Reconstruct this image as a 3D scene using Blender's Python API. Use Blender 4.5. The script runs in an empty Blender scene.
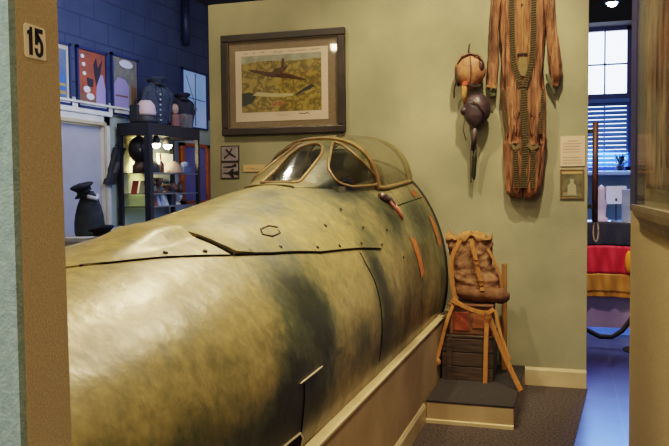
import bpy, math, random
import numpy as np
from math import sin, cos, pi, sqrt, atan2, copysign, radians
from mathutils import Vector, Matrix, noise
random.seed(7)
S = bpy.context.scene
COL = S.collection

# ------------------------------------------------------------------ camera
IW, IH, FPX = 669, 446, 760.0
YAW, PIT, ROL = radians(17.4), radians(2.75), radians(-0.51)
EYE = np.array([0, 0, 1.5])
fw = np.array([-sin(YAW) * cos(PIT), cos(YAW) * cos(PIT), -sin(PIT)])
r0 = np.array([cos(YAW), sin(YAW), 0.0]); u0 = np.cross(r0, fw)
rt = cos(ROL) * r0 + sin(ROL) * u0
up = -sin(ROL) * r0 + cos(ROL) * u0
def ray(x, y): return rt * (x - IW / 2) / FPX - up * (y - IH / 2) / FPX + fw
def at(x, y, ax, v):
    """where the sight line of a photo pixel meets the world plane ax = v"""
    d = ray(x, y); i = 'xyz'.index(ax); return EYE + (v - EYE[i]) / d[i] * d
cam = bpy.data.cameras.new('camera'); co = bpy.data.objects.new('camera', cam); COL.objects.link(co)
cam.sensor_width = 36; cam.lens = 36 * FPX / IW; cam.clip_start = .05
co.matrix_world = Matrix(((rt[0], up[0], -fw[0], EYE[0]), (rt[1], up[1], -fw[1], EYE[1]), (rt[2], up[2], -fw[2], EYE[2]), (0, 0, 0, 1)))
S.camera = co

# ------------------------------------------------------------------ mesh helper
class MB:
    def __init__(s): s.v = []; s.f = []
    def add(s, vs, fs):
        o = len(s.v); s.v += [tuple(map(float, p)) for p in vs]; s.f += [tuple(i + o for i in f) for f in fs]; return s
    def box(s, lo, hi, rz=0, piv=None):
        x0, y0, z0 = lo; x1, y1, z1 = hi
        vs = [(x, y, z) for z in (z0, z1) for y in (y0, y1) for x in (x0, x1)]
        if rz:
            px_, py_ = piv or ((x0 + x1) / 2, (y0 + y1) / 2); c, n = cos(rz), sin(rz)
            vs = [(px_ + (x - px_) * c - (y - py_) * n, py_ + (x - px_) * n + (y - py_) * c, z) for x, y, z in vs]
        return s.add(vs, [(0, 2, 3, 1), (4, 5, 7, 6), (0, 1, 5, 4), (2, 6, 7, 3), (0, 4, 6, 2), (1, 3, 7, 5)])
    def loft(s, rings, caps=True, closed=True):
        n = len(rings[0]); vs = [p for r in rings for p in r]; fs = []
        for i in range(len(rings) - 1):
            for j in range(n if closed else n - 1):
                k = (j + 1) % n
                fs.append((i * n + j, i * n + k, (i + 1) * n + k, (i + 1) * n + j))
        if caps and closed:
            fs.append(tuple(range(n - 1, -1, -1))); fs.append(tuple((len(rings) - 1) * n + j for j in range(n)))
        return s.add(vs, fs)
    def tube(s, pts, r, n=8, flat=None, nrm=None):
        """round tube, or a flat ribbon when flat=(width, thickness) with the given face normal(s)"""
        P = [np.array(p, float) for p in pts]; rings = []; ref = None
        for i, p in enumerate(P):
            t = P[min(i + 1, len(P) - 1)] - P[max(i - 1, 0)]; t /= np.linalg.norm(t) + 1e-12
            if nrm is not None: ref = np.array(nrm[i] if hasattr(nrm[0], '__len__') else nrm, float)
            elif ref is None: ref = np.array([0, 0, 1.0]) if abs(t[2]) < .9 else np.array([1.0, 0, 0])
            b = np.cross(t, ref); b /= np.linalg.norm(b) + 1e-12; u = np.cross(b, t); ref = u if nrm is None else ref
            rr = r[i] if hasattr(r, '__len__') else r
            if flat:
                w, h = flat[0] / 2, flat[1] / 2
                rings.append([p + b * w - u * h, p + b * w + u * h, p - b * w + u * h, p - b * w - u * h])
            else:
                rings.append([p + rr * (cos(2 * pi * k / n) * b + sin(2 * pi * k / n) * u) for k in range(n)])
        return s.loft(rings)
    def lathe(s, prof, c, n=20, sx=1, sy=1):
        return s.loft([[(c[0] + r * cos(2 * pi * k / n) * sx, c[1] + r * sin(2 * pi * k / n) * sy, c[2] + z) for k in range(n)] for r, z in prof])
    def blob(s, c, r, n=20, m=12, fn=None):
        rings = []
        for i in range(m + 1):
            a = -pi / 2 + pi * min(max(i / m, .02), .98)
            ring = []
            for k in range(n):
                d = np.array([cos(a) * cos(2 * pi * k / n), cos(a) * sin(2 * pi * k / n), sin(a)])
                q = fn(d) if fn else d
                ring.append((c[0] + r[0] * q[0], c[1] + r[1] * q[1], c[2] + r[2] * q[2]))
            rings.append(ring)
        return s.loft(rings)
    def prism(s, poly, axis, a, b):
        """flat outline (list of 2-D points) extruded from a to b along axis"""
        def P(p, t):
            return {'x': (t, p[0], p[1]), 'y': (p[0], t, p[1]), 'z': (p[0], p[1], t)}[axis]
        n = len(poly)
        return s.add([P(p, a) for p in poly] + [P(p, b) for p in poly],
                     [tuple(range(n)), tuple(range(2 * n - 1, n - 1, -1))] + [(i, n + i, n + (i + 1) % n, (i + 1) % n) for i in range(n)])
    def build(s, name, m, parent=None, loc=None, smooth=False, bevel=0, sub=0, seg=2, **kw):
        base = Vector((0, 0, 0)); q = parent
        while q is not None: base += q.location; q = q.parent
        if loc is not None: base = Vector(loc)
        me = bpy.data.meshes.new(name)
        me.from_pydata([(x - base.x, y - base.y, z - base.z) for x, y, z in s.v], [], s.f)
        me.validate(); me.update()
        import bmesh
        b = bmesh.new(); b.from_mesh(me); bmesh.ops.recalc_face_normals(b, faces=b.faces[:]); b.to_mesh(me); b.free()
        if smooth:
            for p in me.polygons: p.use_smooth = True
        o = bpy.data.objects.new(name, me); COL.objects.link(o); me.materials.append(m)
        if parent is not None: o.parent = parent
        elif loc is not None: o.location = loc
        if bevel:
            md = o.modifiers.new('bevel', 'BEVEL'); md.width = bevel; md.segments = seg; md.limit_method = 'ANGLE'
            md.harden_normals = False
        if sub:
            md = o.modifiers.new('sub', 'SUBSURF'); md.levels = sub; md.render_levels = sub
        if kw: tag(o, **kw)
        return o
def tag(o, label=None, cat=None, group=None, kind=None):
    if label: o['label'] = label
    if cat: o['category'] = cat
    if group: o['group'] = group
    if kind: o['kind'] = kind
    return o
def thing(name, loc, label, cat, group=None):
    o = bpy.data.objects.new(name, None); COL.objects.link(o); o.location = loc; o.empty_display_size = .1
    return tag(o, label, cat, group)
def dup(root, loc, **kw):
    r = root.copy(); COL.objects.link(r); r.location = loc; tag(r, **kw)
    for ch in list(root.children):
        c = ch.copy(); COL.objects.link(c); c.parent = r
        for g in list(ch.children):
            d = g.copy(); COL.objects.link(d); d.parent = c
    return r

# ------------------------------------------------------------------ materials
def C(r, g, b):
    f = lambda c: (c / 255 / 12.92) if c / 255 <= .04045 else ((c / 255 + .055) / 1.055) ** 2.4
    return (f(r), f(g), f(b), 1)
def mat(name, col, rough=.6, metal=0, col2=None, scale=8, detail=4, stretch=(1, 1, 1), bump=0, bscale=None, contrast=(.35, .65), spec=.5, emit=0, coat=0):
    m = bpy.data.materials.new(name); m.use_nodes = True; nt = m.node_tree; N = nt.nodes; L = nt.links
    p = N['Principled BSDF']; p.inputs['Roughness'].default_value = rough; p.inputs['Metallic'].default_value = metal
    p.inputs['Specular IOR Level'].default_value = spec; p.inputs['Base Color'].default_value = col
    p.inputs['Coat Weight'].default_value = coat
    tc = N.new('ShaderNodeTexCoord'); mp = N.new('ShaderNodeMapping'); L.new(tc.outputs['Object'], mp.inputs['Vector'])
    mp.inputs['Scale'].default_value = stretch
    if col2:
        n = N.new('ShaderNodeTexNoise'); n.inputs['Scale'].default_value = scale; n.inputs['Detail'].default_value = detail
        r = N.new('ShaderNodeValToRGB'); r.color_ramp.elements[0].position = contrast[0]; r.color_ramp.elements[1].position = contrast[1]
        r.color_ramp.elements[0].color = col; r.color_ramp.elements[1].color = col2
        L.new(mp.outputs['Vector'], n.inputs['Vector']); L.new(n.outputs['Fac'], r.inputs['Fac']); L.new(r.outputs['Color'], p.inputs['Base Color'])
        if emit: L.new(r.outputs['Color'], p.inputs['Emission Color'])
    elif emit: p.inputs['Emission Color'].default_value = col
    p.inputs['Emission Strength'].default_value = emit
    if bump:
        n = N.new('ShaderNodeTexNoise'); n.inputs['Scale'].default_value = bscale or scale * 3; n.inputs['Detail'].default_value = 3
        b = N.new('ShaderNodeBump'); b.inputs['Strength'].default_value = bump; b.inputs['Distance'].default_value = .01
        L.new(mp.outputs['Vector'], n.inputs['Vector']); L.new(n.outputs['Fac'], b.inputs['Height']); L.new(b.outputs['Normal'], p.inputs['Normal'])
    return m
def glass(name, tint, dirt=0.0, dirtcol=(1, 1, 1, 1), refl=1.0, gr=.06):
    m = bpy.data.materials.new(name); m.use_nodes = True; nt = m.node_tree; N = nt.nodes; L = nt.links
    N.remove(N['Principled BSDF']); out = N['Material Output']
    t = N.new('ShaderNodeBsdfTransparent'); t.inputs['Color'].default_value = tint
    g = N.new('ShaderNodeBsdfGlossy'); g.inputs['Roughness'].default_value = gr
    lw = N.new('ShaderNodeFresnel'); lw.inputs['IOR'].default_value = 1.45
    ma = N.new('ShaderNodeMath'); ma.operation = 'MULTIPLY'; ma.inputs[1].default_value = refl; L.new(lw.outputs[0], ma.inputs[0])
    d = N.new('ShaderNodeBsdfDiffuse'); d.inputs['Color'].default_value = dirtcol
    n = N.new('ShaderNodeTexNoise'); n.inputs['Scale'].default_value = 5; n.inputs['Detail'].default_value = 5
    tc = N.new('ShaderNodeTexCoord'); L.new(tc.outputs['Object'], n.inputs['Vector'])
    mm = N.new('ShaderNodeMath'); mm.operation = 'MULTIPLY'; mm.inputs[1].default_value = dirt * 2; L.new(n.outputs['Fac'], mm.inputs[0])
    mx = N.new('ShaderNodeMixShader'); L.new(mm.outputs[0], mx.inputs[0]); L.new(t.outputs[0], mx.inputs[1]); L.new(d.outputs[0], mx.inputs[2])
    m2 = N.new('ShaderNodeMixShader'); L.new(ma.outputs[0], m2.inputs[0]); L.new(mx.outputs[0], m2.inputs[1]); L.new(g.outputs[0], m2.inputs[2])
    L.new(m2.outputs[0], out.inputs['Surface'])
    return m
M = {}
M['wall'] = mat('olive_wall', C(142, 140, 110), .85, col2=C(164, 157, 124), scale=2.2, detail=8, bump=.35, bscale=160)
M['wall_tan'] = mat('tan_fabric_wall', C(172, 150, 116), .9, col2=C(184, 162, 128), scale=260, detail=3, bump=.25, bscale=420, stretch=(1, 1, .6))
M['wall_teal'] = mat('teal_wall', C(120, 140, 135), .9, col2=C(140, 158, 150), scale=60, bump=.3, bscale=200)
M['wall_right'] = mat('beige_fabric_wall', C(176, 156, 108), .9, col2=C(190, 170, 124), scale=70, bump=.4, bscale=200)
M['cream'] = mat('cream_trim', C(186, 166, 124), .5, col2=C(204, 184, 142), scale=5)
M['plinthpaint'] = mat('plinth_paint', C(158, 134, 98), .6, col2=C(178, 154, 116), scale=3.5, detail=6)
M['white'] = mat('offwhite', C(214, 206, 188), .6, col2=C(226, 220, 204), scale=6)
M['black'] = mat('black_matte', C(22, 21, 22), .7)
M['dark'] = mat('dark_charcoal', C(34, 32, 34), .6, col2=C(48, 45, 44), scale=10)
M['ink'] = mat('black_ink', C(26, 20, 16), .6)
M['glassclear'] = glass('clear_glass', (.93, .95, .93, 1), .03, (.8, .75, .6, 1))

# ================================================================== SETTING
D = 5.826                     # back wall plane
def struct(mb, name, m, **k): return mb.build(name, m, kind='structure', **k)
struct(MB().box((-2.917, D, 0), (.105, D + .14, 3.024)), 'wall_back', M['wall'], bevel=.004)
# dark blue gallery wall on the far left (blocks with faint joints)
def block_wall(name, c1, c2, cm):
    m = mat(name, c1, .8, col2=c2, scale=1.3, detail=6)
    nt = m.node_tree; N = nt.nodes; L = nt.links; p = N['Principled BSDF']
    br = N.new('ShaderNodeTexBrick'); br.inputs['Scale'].default_value = 1; br.inputs['Brick Width'].default_value = .6; br.inputs['Row Height'].default_value = .28
    br.inputs['Mortar Size'].default_value = .012
    tc = N.new('ShaderNodeTexCoord'); sp = N.new('ShaderNodeSeparateXYZ'); cb = N.new('ShaderNodeCombineXYZ')
    L.new(tc.outputs['Object'], sp.inputs[0]); L.new(sp.outputs['Y'], cb.inputs['X']); L.new(sp.outputs['Z'], cb.inputs['Y']); L.new(cb.outputs[0], br.inputs['Vector'])
    mx = N.new('ShaderNodeMixRGB'); L.new(br.outputs['Fac'], mx.inputs[0]); mx.inputs[2].default_value = cm
    L.new(p.inputs['Base Color'].links[0].from_socket, mx.inputs[1]); L.new(mx.outputs[0], p.inputs['Base Color'])
    return m
XL = -5.8
M['blue'] = block_wall('dark_blue_block_wall', C(48, 57, 80), C(62, 71, 94), C(40, 48, 70))
M['greywall'] = mat('grey_green_wall', C(150, 160, 150), .8, col2=C(168, 176, 168), scale=2)
mb = MB(); mb.box((XL - .2, 1.0, 2.62), (XL, 14.2, 4.5)); struct(mb, 'wall_left_upper', M['blue'])
mb = MB(); mb.box((XL - .2, 1.0, 0), (XL, 7.35, 2.62)); mb.box((XL - .2, 8.62, 0), (XL, 14.2, 2.62)); mb.box((XL - .2, 7.35, 2.31), (XL, 8.62, 2.62))
struct(mb, 'wall_left', M['greywall'])
struct(MB().box((XL, 1.0, 2.46), (XL + .03, 9.1, 2.55)).box((XL, 1.0, 2.55), (XL + .05, 9.1, 2.58)), 'trim_1', M['white'], bevel=.005)
# far wall with the window
YF = 11.2
wl, wr = at(589, 100, 'y', YF)[0] - .25, at(631.5, 100, 'y', YF)[0]
wb, wt = at(610, 171, 'y', YF)[2], at(610, 26, 'y', YF)[2]
M['farwall'] = mat('pale_green_wall', C(128, 150, 140), .8, col2=C(148, 166, 156), scale=2)
struct(MB().box((XL, 14.0, 0), (-2.5, 14.2, 4.5)), 'wall_far_left', M['blue'])
mb = MB(); mb.box((-2.6, YF, 0), (wl, YF + .2, 4.5)); mb.box((wr, YF, 0), (3.2, YF + .2, 4.5))
mb.box((wl, YF, 0), (wr, YF + .2, wb)); mb.box((wl, YF, wt), (wr, YF + .2, 4.5))
struct(mb, 'wall_far', M['farwall'])
struct(MB().box((3.2, -1.5, 0), (3.4, YF + .2, 4.5)), 'wall_side', M['farwall'])
TILT = radians(2.0)
# near partitions
struct(MB().box((-4.2, .886, 0), (-.7505, .9, 3.2)), 'wall_front', M['wall_teal'])
struct(MB().box((-4.2, .9, 0), (-.77, .97, 3.2)).prism([(.9, 0), (1.0127, 0), (.9757, 3.2), (.9, 3.2)], 'x', -.77, -.75), 'wall_front_end', M['wall_tan'])
struct(MB().box((.315, -1.2, 0), (.44, 4.6, 3.3), rz=TILT, piv=(.315, 4.6)), 'wall_right', M['wall_right'], bevel=.004)
# floor: dark carpet by the exhibit, passage tiles with the window's blue light put into their colour
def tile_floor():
    m = mat('blue_lit_tile', C(44, 62, 112), .32, col2=C(66, 84, 138), scale=3, detail=6)  # blue tint stands in for daylight falling on the tiles
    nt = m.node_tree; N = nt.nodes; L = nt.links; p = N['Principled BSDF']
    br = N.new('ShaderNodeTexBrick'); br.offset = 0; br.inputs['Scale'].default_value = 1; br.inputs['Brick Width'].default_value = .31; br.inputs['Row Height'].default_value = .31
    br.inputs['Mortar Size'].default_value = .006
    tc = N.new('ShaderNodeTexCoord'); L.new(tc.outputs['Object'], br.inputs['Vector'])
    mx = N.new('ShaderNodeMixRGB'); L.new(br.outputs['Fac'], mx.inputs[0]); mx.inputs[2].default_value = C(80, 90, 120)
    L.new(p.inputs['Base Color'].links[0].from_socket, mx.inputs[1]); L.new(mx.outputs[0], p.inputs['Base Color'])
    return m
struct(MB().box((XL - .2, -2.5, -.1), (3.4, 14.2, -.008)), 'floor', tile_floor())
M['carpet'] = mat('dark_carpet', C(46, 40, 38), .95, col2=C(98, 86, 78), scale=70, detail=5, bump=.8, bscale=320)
ca, cb_ = at(588, 391, 'z', 0), at(574, 446, 'z', 0)  # carpet edge drawn along the rim of the blue light pool
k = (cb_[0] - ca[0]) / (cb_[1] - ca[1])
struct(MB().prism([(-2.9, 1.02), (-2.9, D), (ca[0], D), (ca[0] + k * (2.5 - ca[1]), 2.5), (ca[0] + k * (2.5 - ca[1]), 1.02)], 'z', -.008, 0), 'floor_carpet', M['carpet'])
M['ceil'] = mat('dark_ceiling', C(70, 66, 62), .9, col2=C(84, 80, 74), scale=2)
struct(MB().box((XL - .2, -1.5, 4.5), (3.4, 14.2, 4.6)), 'ceiling', M['ceil'])
# baseboards
def base_profile(y0, t=.016, h=.135): return [(y0, 0), (y0 - t, 0), (y0 - t, h - .02), (y0 - t * .4, h), (y0, h)]
struct(MB().prism(base_profile(D), 'x', -.334, .105), 'baseboard_back', M['cream'])
# ceiling soffit beam above the passage
struct(MB().box((-.6, YF - .3, at(610, 21.5, 'y', YF - .3)[2]), (3.2, YF, 4.5)), 'trim_2', mat('dim_soffit', C(48, 44, 42), .9))

# ---- door on the left wall
dz = 2.31
d = MB().box((XL - .06, 7.40, 0), (XL - .02, 8.52, dz - .02)).build('door_1', mat('pale_grey_door', C(168, 164, 164), .5, col2=C(178, 174, 172), scale=3), kind='structure')
kn = MB().lathe([(.001, 0), (.03, .01), (.035, .03), (.02, .05), (.001, .055)], (0, 0, 0)); kn.v = [(XL - .02 + z, 7.52 + x, 1.05 + y) for x, y, z in kn.v]
kn.build('door_knob', mat('brass', C(150, 120, 70), .3, metal=1), parent=d, smooth=True)
mb = MB(); mb.box((XL, 7.28, 0), (XL + .035, 7.40, dz + .12)); mb.box((XL, 8.50, 0), (XL + .035, 8.64, dz + .12)); mb.box((XL, 7.28, dz), (XL + .035, 8.64, dz + .12))
mb.box((XL - .2, 7.35, 0), (XL, 7.40, dz)); mb.box((XL - .2, 8.50, 0), (XL, 8.62, dz)); mb.box((XL, 7.24, dz + .12), (XL + .05, 8.68, dz + .15))
struct(mb, 'trim_3', M['white'], bevel=.006)
# a step of white casing on the inner edge of the door
struct(MB().box((XL + .035, 8.50, 0), (XL + .05, 8.54, dz)).box((XL + .035, 7.36, dz), (XL + .05, 8.54, dz + .04)), 'trim_4', M['cream'])

# ---- window (far right)
win = MB(); t = .06
win.box((wl, YF + .02, wb), (wl + t, YF + .1, wt)).box((wr - t, YF + .02, wb), (wr, YF + .1, wt)).box((wl, YF + .02, wt - t), (wr, YF + .1, wt)).box((wl, YF + .02, wb), (wr, YF + .1, wb + t))
mid = at(610, 97, 'y', YF)[2]
M['winframe'] = mat('blue_grey_frame', C(60, 70, 110), .5)
wf = win.build('window_1', M['winframe'], kind='structure')
MB().box((wl + t, YF + .03, mid - .05), (wr - t, YF + .08, mid + .05)).build('meeting_rail', M['winframe'], parent=wf)
cx = at(605, 65, 'y', YF)[0]; cz = at(605, 64, 'y', YF)[2]
mbm = MB().box((cx - .012, YF + .045, wb + t), (cx + .012, YF + .07, wt - t)); mbm.box((wl + t, YF + .045, cz - .012), (wr - t, YF + .07, cz + .012))
mbm.build('muntin', mat('pale_muntin', C(170, 185, 225), .5), parent=wf)
pane = MB().box((wl + t, YF + .08, wb + t), (wr - t, YF + .085, wt - t))
pane.build('pane', mat('daylit_frosted_pane', C(214, 228, 255), .4, emit=2.6), parent=wf)
bt = mid - .05
bl = thing('window_blind', ((wl + wr) / 2, YF, wb), 'blue grey horizontal slat blind over lower half of far window', 'blind')
M['slat'] = mat('blue_slat', C(92, 128, 178), .5)
MB().box((wl + .03, YF - .05, bt - .03), (wr - .03, YF, bt + .02)).build('head_rail', M['slat'], parent=bl)
nsl = 15
slb = MB()
for i in range(nsl):
    z = wb + .06 + (bt - .08 - wb) * i / nsl
    slb.add([(wl + .04, YF - .045, z), (wr - .04, YF - .045, z), (wr - .04, YF - .005, z + .055), (wl + .04, YF - .005, z + .055)], [(0, 1, 2, 3)])
slb.build('slat_panel', M['slat'], parent=bl)
struct(MB().box((wl - .1, YF - .14, wb - .06), (wr + .1, YF, wb)), 'trim_5', M['white'], bevel=.01)

# ================================================================== AIRCRAFT
XC, ZC = -1.54, .8
ZT = [(1.0, 1.15), (1.1, 1.16), (1.5, 1.23), (2.0, 1.29), (2.35, 1.315), (2.7, 1.36), (3.05, 1.41), (3.4, 1.455), (3.65, 1.5), (4.2, 1.56), (4.9, 1.63), (5.7, 1.70)]
WT = [(1.0, .49), (1.1, .50), (1.5, .56), (2.0, .605), (2.5, .63), (3, .635), (5.7, .635)]
def lerp(y, t): return float(np.interp(y, [a for a, b in t], [b for a, b in t]))
def smooth_tab(t):      # gently round the table so no kinks shade
    ys = np.linspace(t[0][0], t[-1][0], 120); v = np.interp(ys, [a for a, b in t], [b for a, b in t])
    kx = np.ones(13) / 13; vp = np.concatenate([v[0] - (v[6:0:-1] - v[0]), v, v[-1] + (v[-1] - v[-2:-8:-1])]); return list(zip(ys, np.convolve(vp, kx, 'valid')))
ZT, WT = smooth_tab(ZT), smooth_tab(WT)
def hull_pt(y, a, off=0):
    w = lerp(y, WT); h = lerp(y, ZT) - ZC
    if abs(a) > pi / 2: h = .79
    x = w * sin(a); z = h * cos(a); n = np.array([x / w / w, 0, z / h / h]); n /= np.linalg.norm(n)
    return np.array([XC + x, y, ZC + z]) + n * off
def hull_n(y, a):
    return (hull_pt(y, a, 1) - hull_pt(y, a, 0))
air = thing('fighter_fuselage', (XC, 3.4, 0), 'mottled tan and green jet fighter nose section with glazed cockpit on long plinth', 'aircraft')

def camo():
    m = bpy.data.materials.new('mottled_camouflage'); m.use_nodes = True; nt = m.node_tree; N = nt.nodes; L = nt.links; p = N['Principled BSDF']
    at_ = N.new('ShaderNodeAttribute'); at_.attribute_name = 'camo'
    tc = N.new('ShaderNodeTexCoord')
    n1 = N.new('ShaderNodeTexNoise'); n1.inputs['Scale'].default_value = 7; n1.inputs['Detail'].default_value = 10; n1.inputs['Roughness'].default_value = .68; n1.inputs['Distortion'].default_value = .8
    L.new(tc.outputs['Object'], n1.inputs['Vector'])
    sub = N.new('ShaderNodeMath'); sub.operation = 'SUBTRACT'; sub.inputs[1].default_value = .5; L.new(n1.outputs['Fac'], sub.inputs[0])
    mu = N.new('ShaderNodeMath'); mu.operation = 'MULTIPLY_ADD'; mu.inputs[1].default_value = 1.0; L.new(sub.outputs[0], mu.inputs[0]); L.new(at_.outputs['Fac'], mu.inputs[2])
    r = N.new('ShaderNodeValToRGB'); e = r.color_ramp.elements
    e[0].position = .0; e[0].color = C(162, 150, 106); e[1].position = 1; e[1].color = C(42, 48, 38)
    for pos, c in ((.25, C(140, 128, 86)), (.48, C(110, 106, 72)), (.70, C(74, 80, 58))):
        q = e.new(pos); q.color = c
    L.new(mu.outputs[0], r.inputs['Fac']); 
    n4 = N.new('ShaderNodeTexNoise'); n4.inputs['Scale'].default_value = 15; n4.inputs['Detail'].default_value = 6; n4.inputs['Roughness'].default_value = .6; n4.inputs['Distortion'].default_value = 1.2
    L.new(tc.outputs['Object'], n4.inputs['Vector'])
    s4 = N.new('ShaderNodeMath'); s4.operation = 'MULTIPLY_ADD'; s4.inputs[1].default_value = .55; s4.inputs[2].default_value = -.275; L.new(n4.outputs['Fac'], s4.inputs[0])
    a4 = N.new('ShaderNodeMath'); a4.operation = 'ADD'; L.new(mu.outputs[0], a4.inputs[0]); L.new(s4.outputs[0], a4.inputs[1]); L.new(a4.outputs[0], r.inputs['Fac'])
    # fine scuffs
    n2 = N.new('ShaderNodeTexNoise'); n2.inputs['Scale'].default_value = 26; n2.inputs['Detail'].default_value = 8; n2.inputs['Roughness'].default_value = .7
    L.new(tc.outputs['Object'], n2.inputs['Vector'])
    r2 = N.new('ShaderNodeValToRGB'); r2.color_ramp.elements[0].position = .3; r2.color_ramp.elements[0].color = (.72, .72, .7, 1); r2.color_ramp.elements[1].position = .7; r2.color_ramp.elements[1].color = (1.12, 1.1, 1.05, 1)
    L.new(n2.outputs['Fac'], r2.inputs['Fac'])
    mx = N.new('ShaderNodeMixRGB'); mx.blend_type = 'MULTIPLY'; mx.inputs[0].default_value = 1; L.new(r.outputs['Color'], mx.inputs[1]); L.new(r2.outputs['Color'], mx.inputs[2])
    L.new(mx.outputs[0], p.inputs['Base Color'])
    r3 = N.new('ShaderNodeMapRange'); r3.inputs['To Min'].default_value = .18; r3.inputs['To Max'].default_value = .58; L.new(n1.outputs['Fac'], r3.inputs['Value']); L.new(r3.outputs[0], p.inputs['Roughness'])
    p.inputs['Specular IOR Level'].default_value = .6
    n3 = N.new('ShaderNodeTexNoise'); n3.inputs['Scale'].default_value = 4.5; n3.inputs['Detail'].default_value = 5; L.new(tc.outputs['Object'], n3.inputs['Vector'])
    b = N.new('ShaderNodeBump'); b.inputs['Strength'].default_value = .4; b.inputs['Distance'].default_value = .025; L.new(n3.outputs['Fac'], b.inputs['Height'])
    L.new(b.outputs['Normal'], p.inputs['Normal'])
    return m
M['camo'] = camo()
# soft dark-green sprayed patches, (y, angle from top, radius y, radius angle, strength)
BL = [(4.1, .35, .25, .25, .5), (4.5, .2, .3, .3, .4), (5.2, .9, .3, .2, .4), (4.6, .9, .15, .12, .3), (4.95, 1.25, .2, .2, .25), (3.95, .95, .15, .12, .25), (2.62, .85, .14, .25, .3), (2.78, 1.2, .12, .25, .35), (2.5, 1.3, .12, .2, .3), (3.74, 1.15, .09, .2, .45), (3.85, 1.45, .12, .25, .4), (3.2, .35, .18, .1, .35), (3.5, .15, .15, .12, .4), (2.9, .3, .15, .1, .3), (3.9, .75, .12, .1, .3), (4.4, .95, .2, .12, .4), (5.2, .95, .2, .12, .45), (4.35, .5, .2, .15, .5), (1.75, 1.5, .2, .2, .3), (3.2, 1.5, .12, .15, .25), (4.3, 1.6, .1, .2, .35), (4.75, 1.6, .15, .25, .4), (2.72, 1.05, .16, .35, .5), (2.82, 1.35, .15, .3, .6), (2.45, 1.5, .16, .3, .55), (2.55, 1.75, .3, .25, .6), (2.1, 1.75, .5, .22, .5), (3.78, 1.25, .13, .3, .5), (3.75, 1.7, .18, .3, .55),
      (4.15, 1.8, .3, .25, .5), (1.45, 1.6, .25, .35, .35), (4.5, .75, .25, .16, .45), (5.0, 1.05, .35, .35, .3), (4.05, .5, .25, .2, .35), (3.3, .2, .3, .3, .25), (5.5, 1.1, .2, .7, .35),
      (2.95, .75, .12, .3, .3), (3.1, -.5, .5, .4, .4), (2.0, -.8, .4, .5, .4), (4.8, -1, .5, .4, .4), (2.75, .6, .1, .2, .2), (3.35, 1.65, .15, .2, .35), (4.55, 1.5, .2, .4, .2)]
def camo_val(y, a):
    v = .22
    for (cy, ca_, ry, ra, s) in BL:
        v += .95 * s * math.exp(-(((y - cy) / ry) ** 2 + ((a - ca_) / ra) ** 2))
    return v + .12 * noise.noise(Vector((y * 2.4, a * 2.0, .3)))
def paint(o):
    me = o.data; ca_ = me.color_attributes.new('camo', 'FLOAT_COLOR', 'POINT'); mw = Vector((0, 0, 0)); q = o
    while q is not None: mw += q.location; q = q.parent
    for i, v in enumerate(me.vertices):
        x, y, z = v.co + mw; w = lerp(y, WT); h = max(lerp(y, ZT) - ZC, .3)
        a = atan2((x - XC) / w, (z - ZC) / h); c = camo_val(y, a); ca_.data[i].color = (c, c, c, 1)
# hull
ys = [1.02, 1.03, 1.05, 1.09, 1.15, 1.22, 1.3] + list(np.linspace(1.4, 5.7, 100))
NA = 128
mb = MB(); vs = []; fs = []
for y in ys:
    s = 1.0
    if y < 1.32: s = sqrt(max(0.002, 1 - ((1.32 - y) / .30) ** 2)); s = .72 + .28 * s
    for j in range(NA):
        a = -pi + 2 * pi * j / NA
        p = hull_pt(max(y, 1.1), a); p[1] = y
        p[0] = XC + (p[0] - XC) * s; p[2] = ZC + (p[2] - ZC) * s
        # a shallow dented blister along the gun bay
        vs.append(p)
def in_pit(p): return abs(p[0] - XC) < .27 and 4.12 < p[1] < 5.6 and p[2] > 1.2
for i in range(len(ys) - 1):
    for j in range(NA):
        q = (i * NA + j, i * NA + (j + 1) % NA, (i + 1) * NA + (j + 1) % NA, (i + 1) * NA + j)
        if in_pit(sum(np.array(vs[k_]) for k_ in q) / 4): continue
        fs.append(q)
fs.append(tuple(range(NA))); 
mb.add(vs, fs); hull = mb.build('hull', M['camo'], parent=air, smooth=True); paint(hull)
# rear cut edge
M['edge'] = mat('dark_edge', C(36, 34, 28), .6)
MB().tube([hull_pt(5.7, a, .002) for a in np.linspace(-pi, pi, 96)], .013, 6).build('rear_rim', M['edge'], parent=air, smooth=True)

def strip(cols, off, thick=.006):
    """plate that follows the hull: cols is a list of (y, [angles]); closed edges down to the skin"""
    m_ = MB(); n = len(cols[0][1]); top = []; fs_ = []
    for (y, an, of) in cols:
        for a, o_ in zip(an, of): top.append(hull_pt(y, a, o_))
    k_ = len(cols)
    for i in range(k_ - 1):
        for j in range(n - 1): fs_.append((i * n + j, i * n + j + 1, (i + 1) * n + j + 1, (i + 1) * n + j))
    low = []
    for (y, an, of) in cols:
        for a, o_ in zip(an, of): low.append(hull_pt(y, a, -.01))
    N_ = len(top); allv = top + low
    edge = [j for j in range(n)] + [i * n + n - 1 for i in range(1, k_)] + [(k_ - 1) * n + j for j in range(n - 2, -1, -1)] + [i * n for i in range(k_ - 2, 0, -1)]
    for e0, e1 in zip(edge, edge[1:] + edge[:1]): fs_.append((e0, e1, e1 + N_, e0 + N_))
    return m_.add(allv, fs_)
def sharp(o, ang=35):
    md = o.modifiers.new('split', 'EDGE_SPLIT'); md.split_angle = radians(ang); return o
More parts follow.
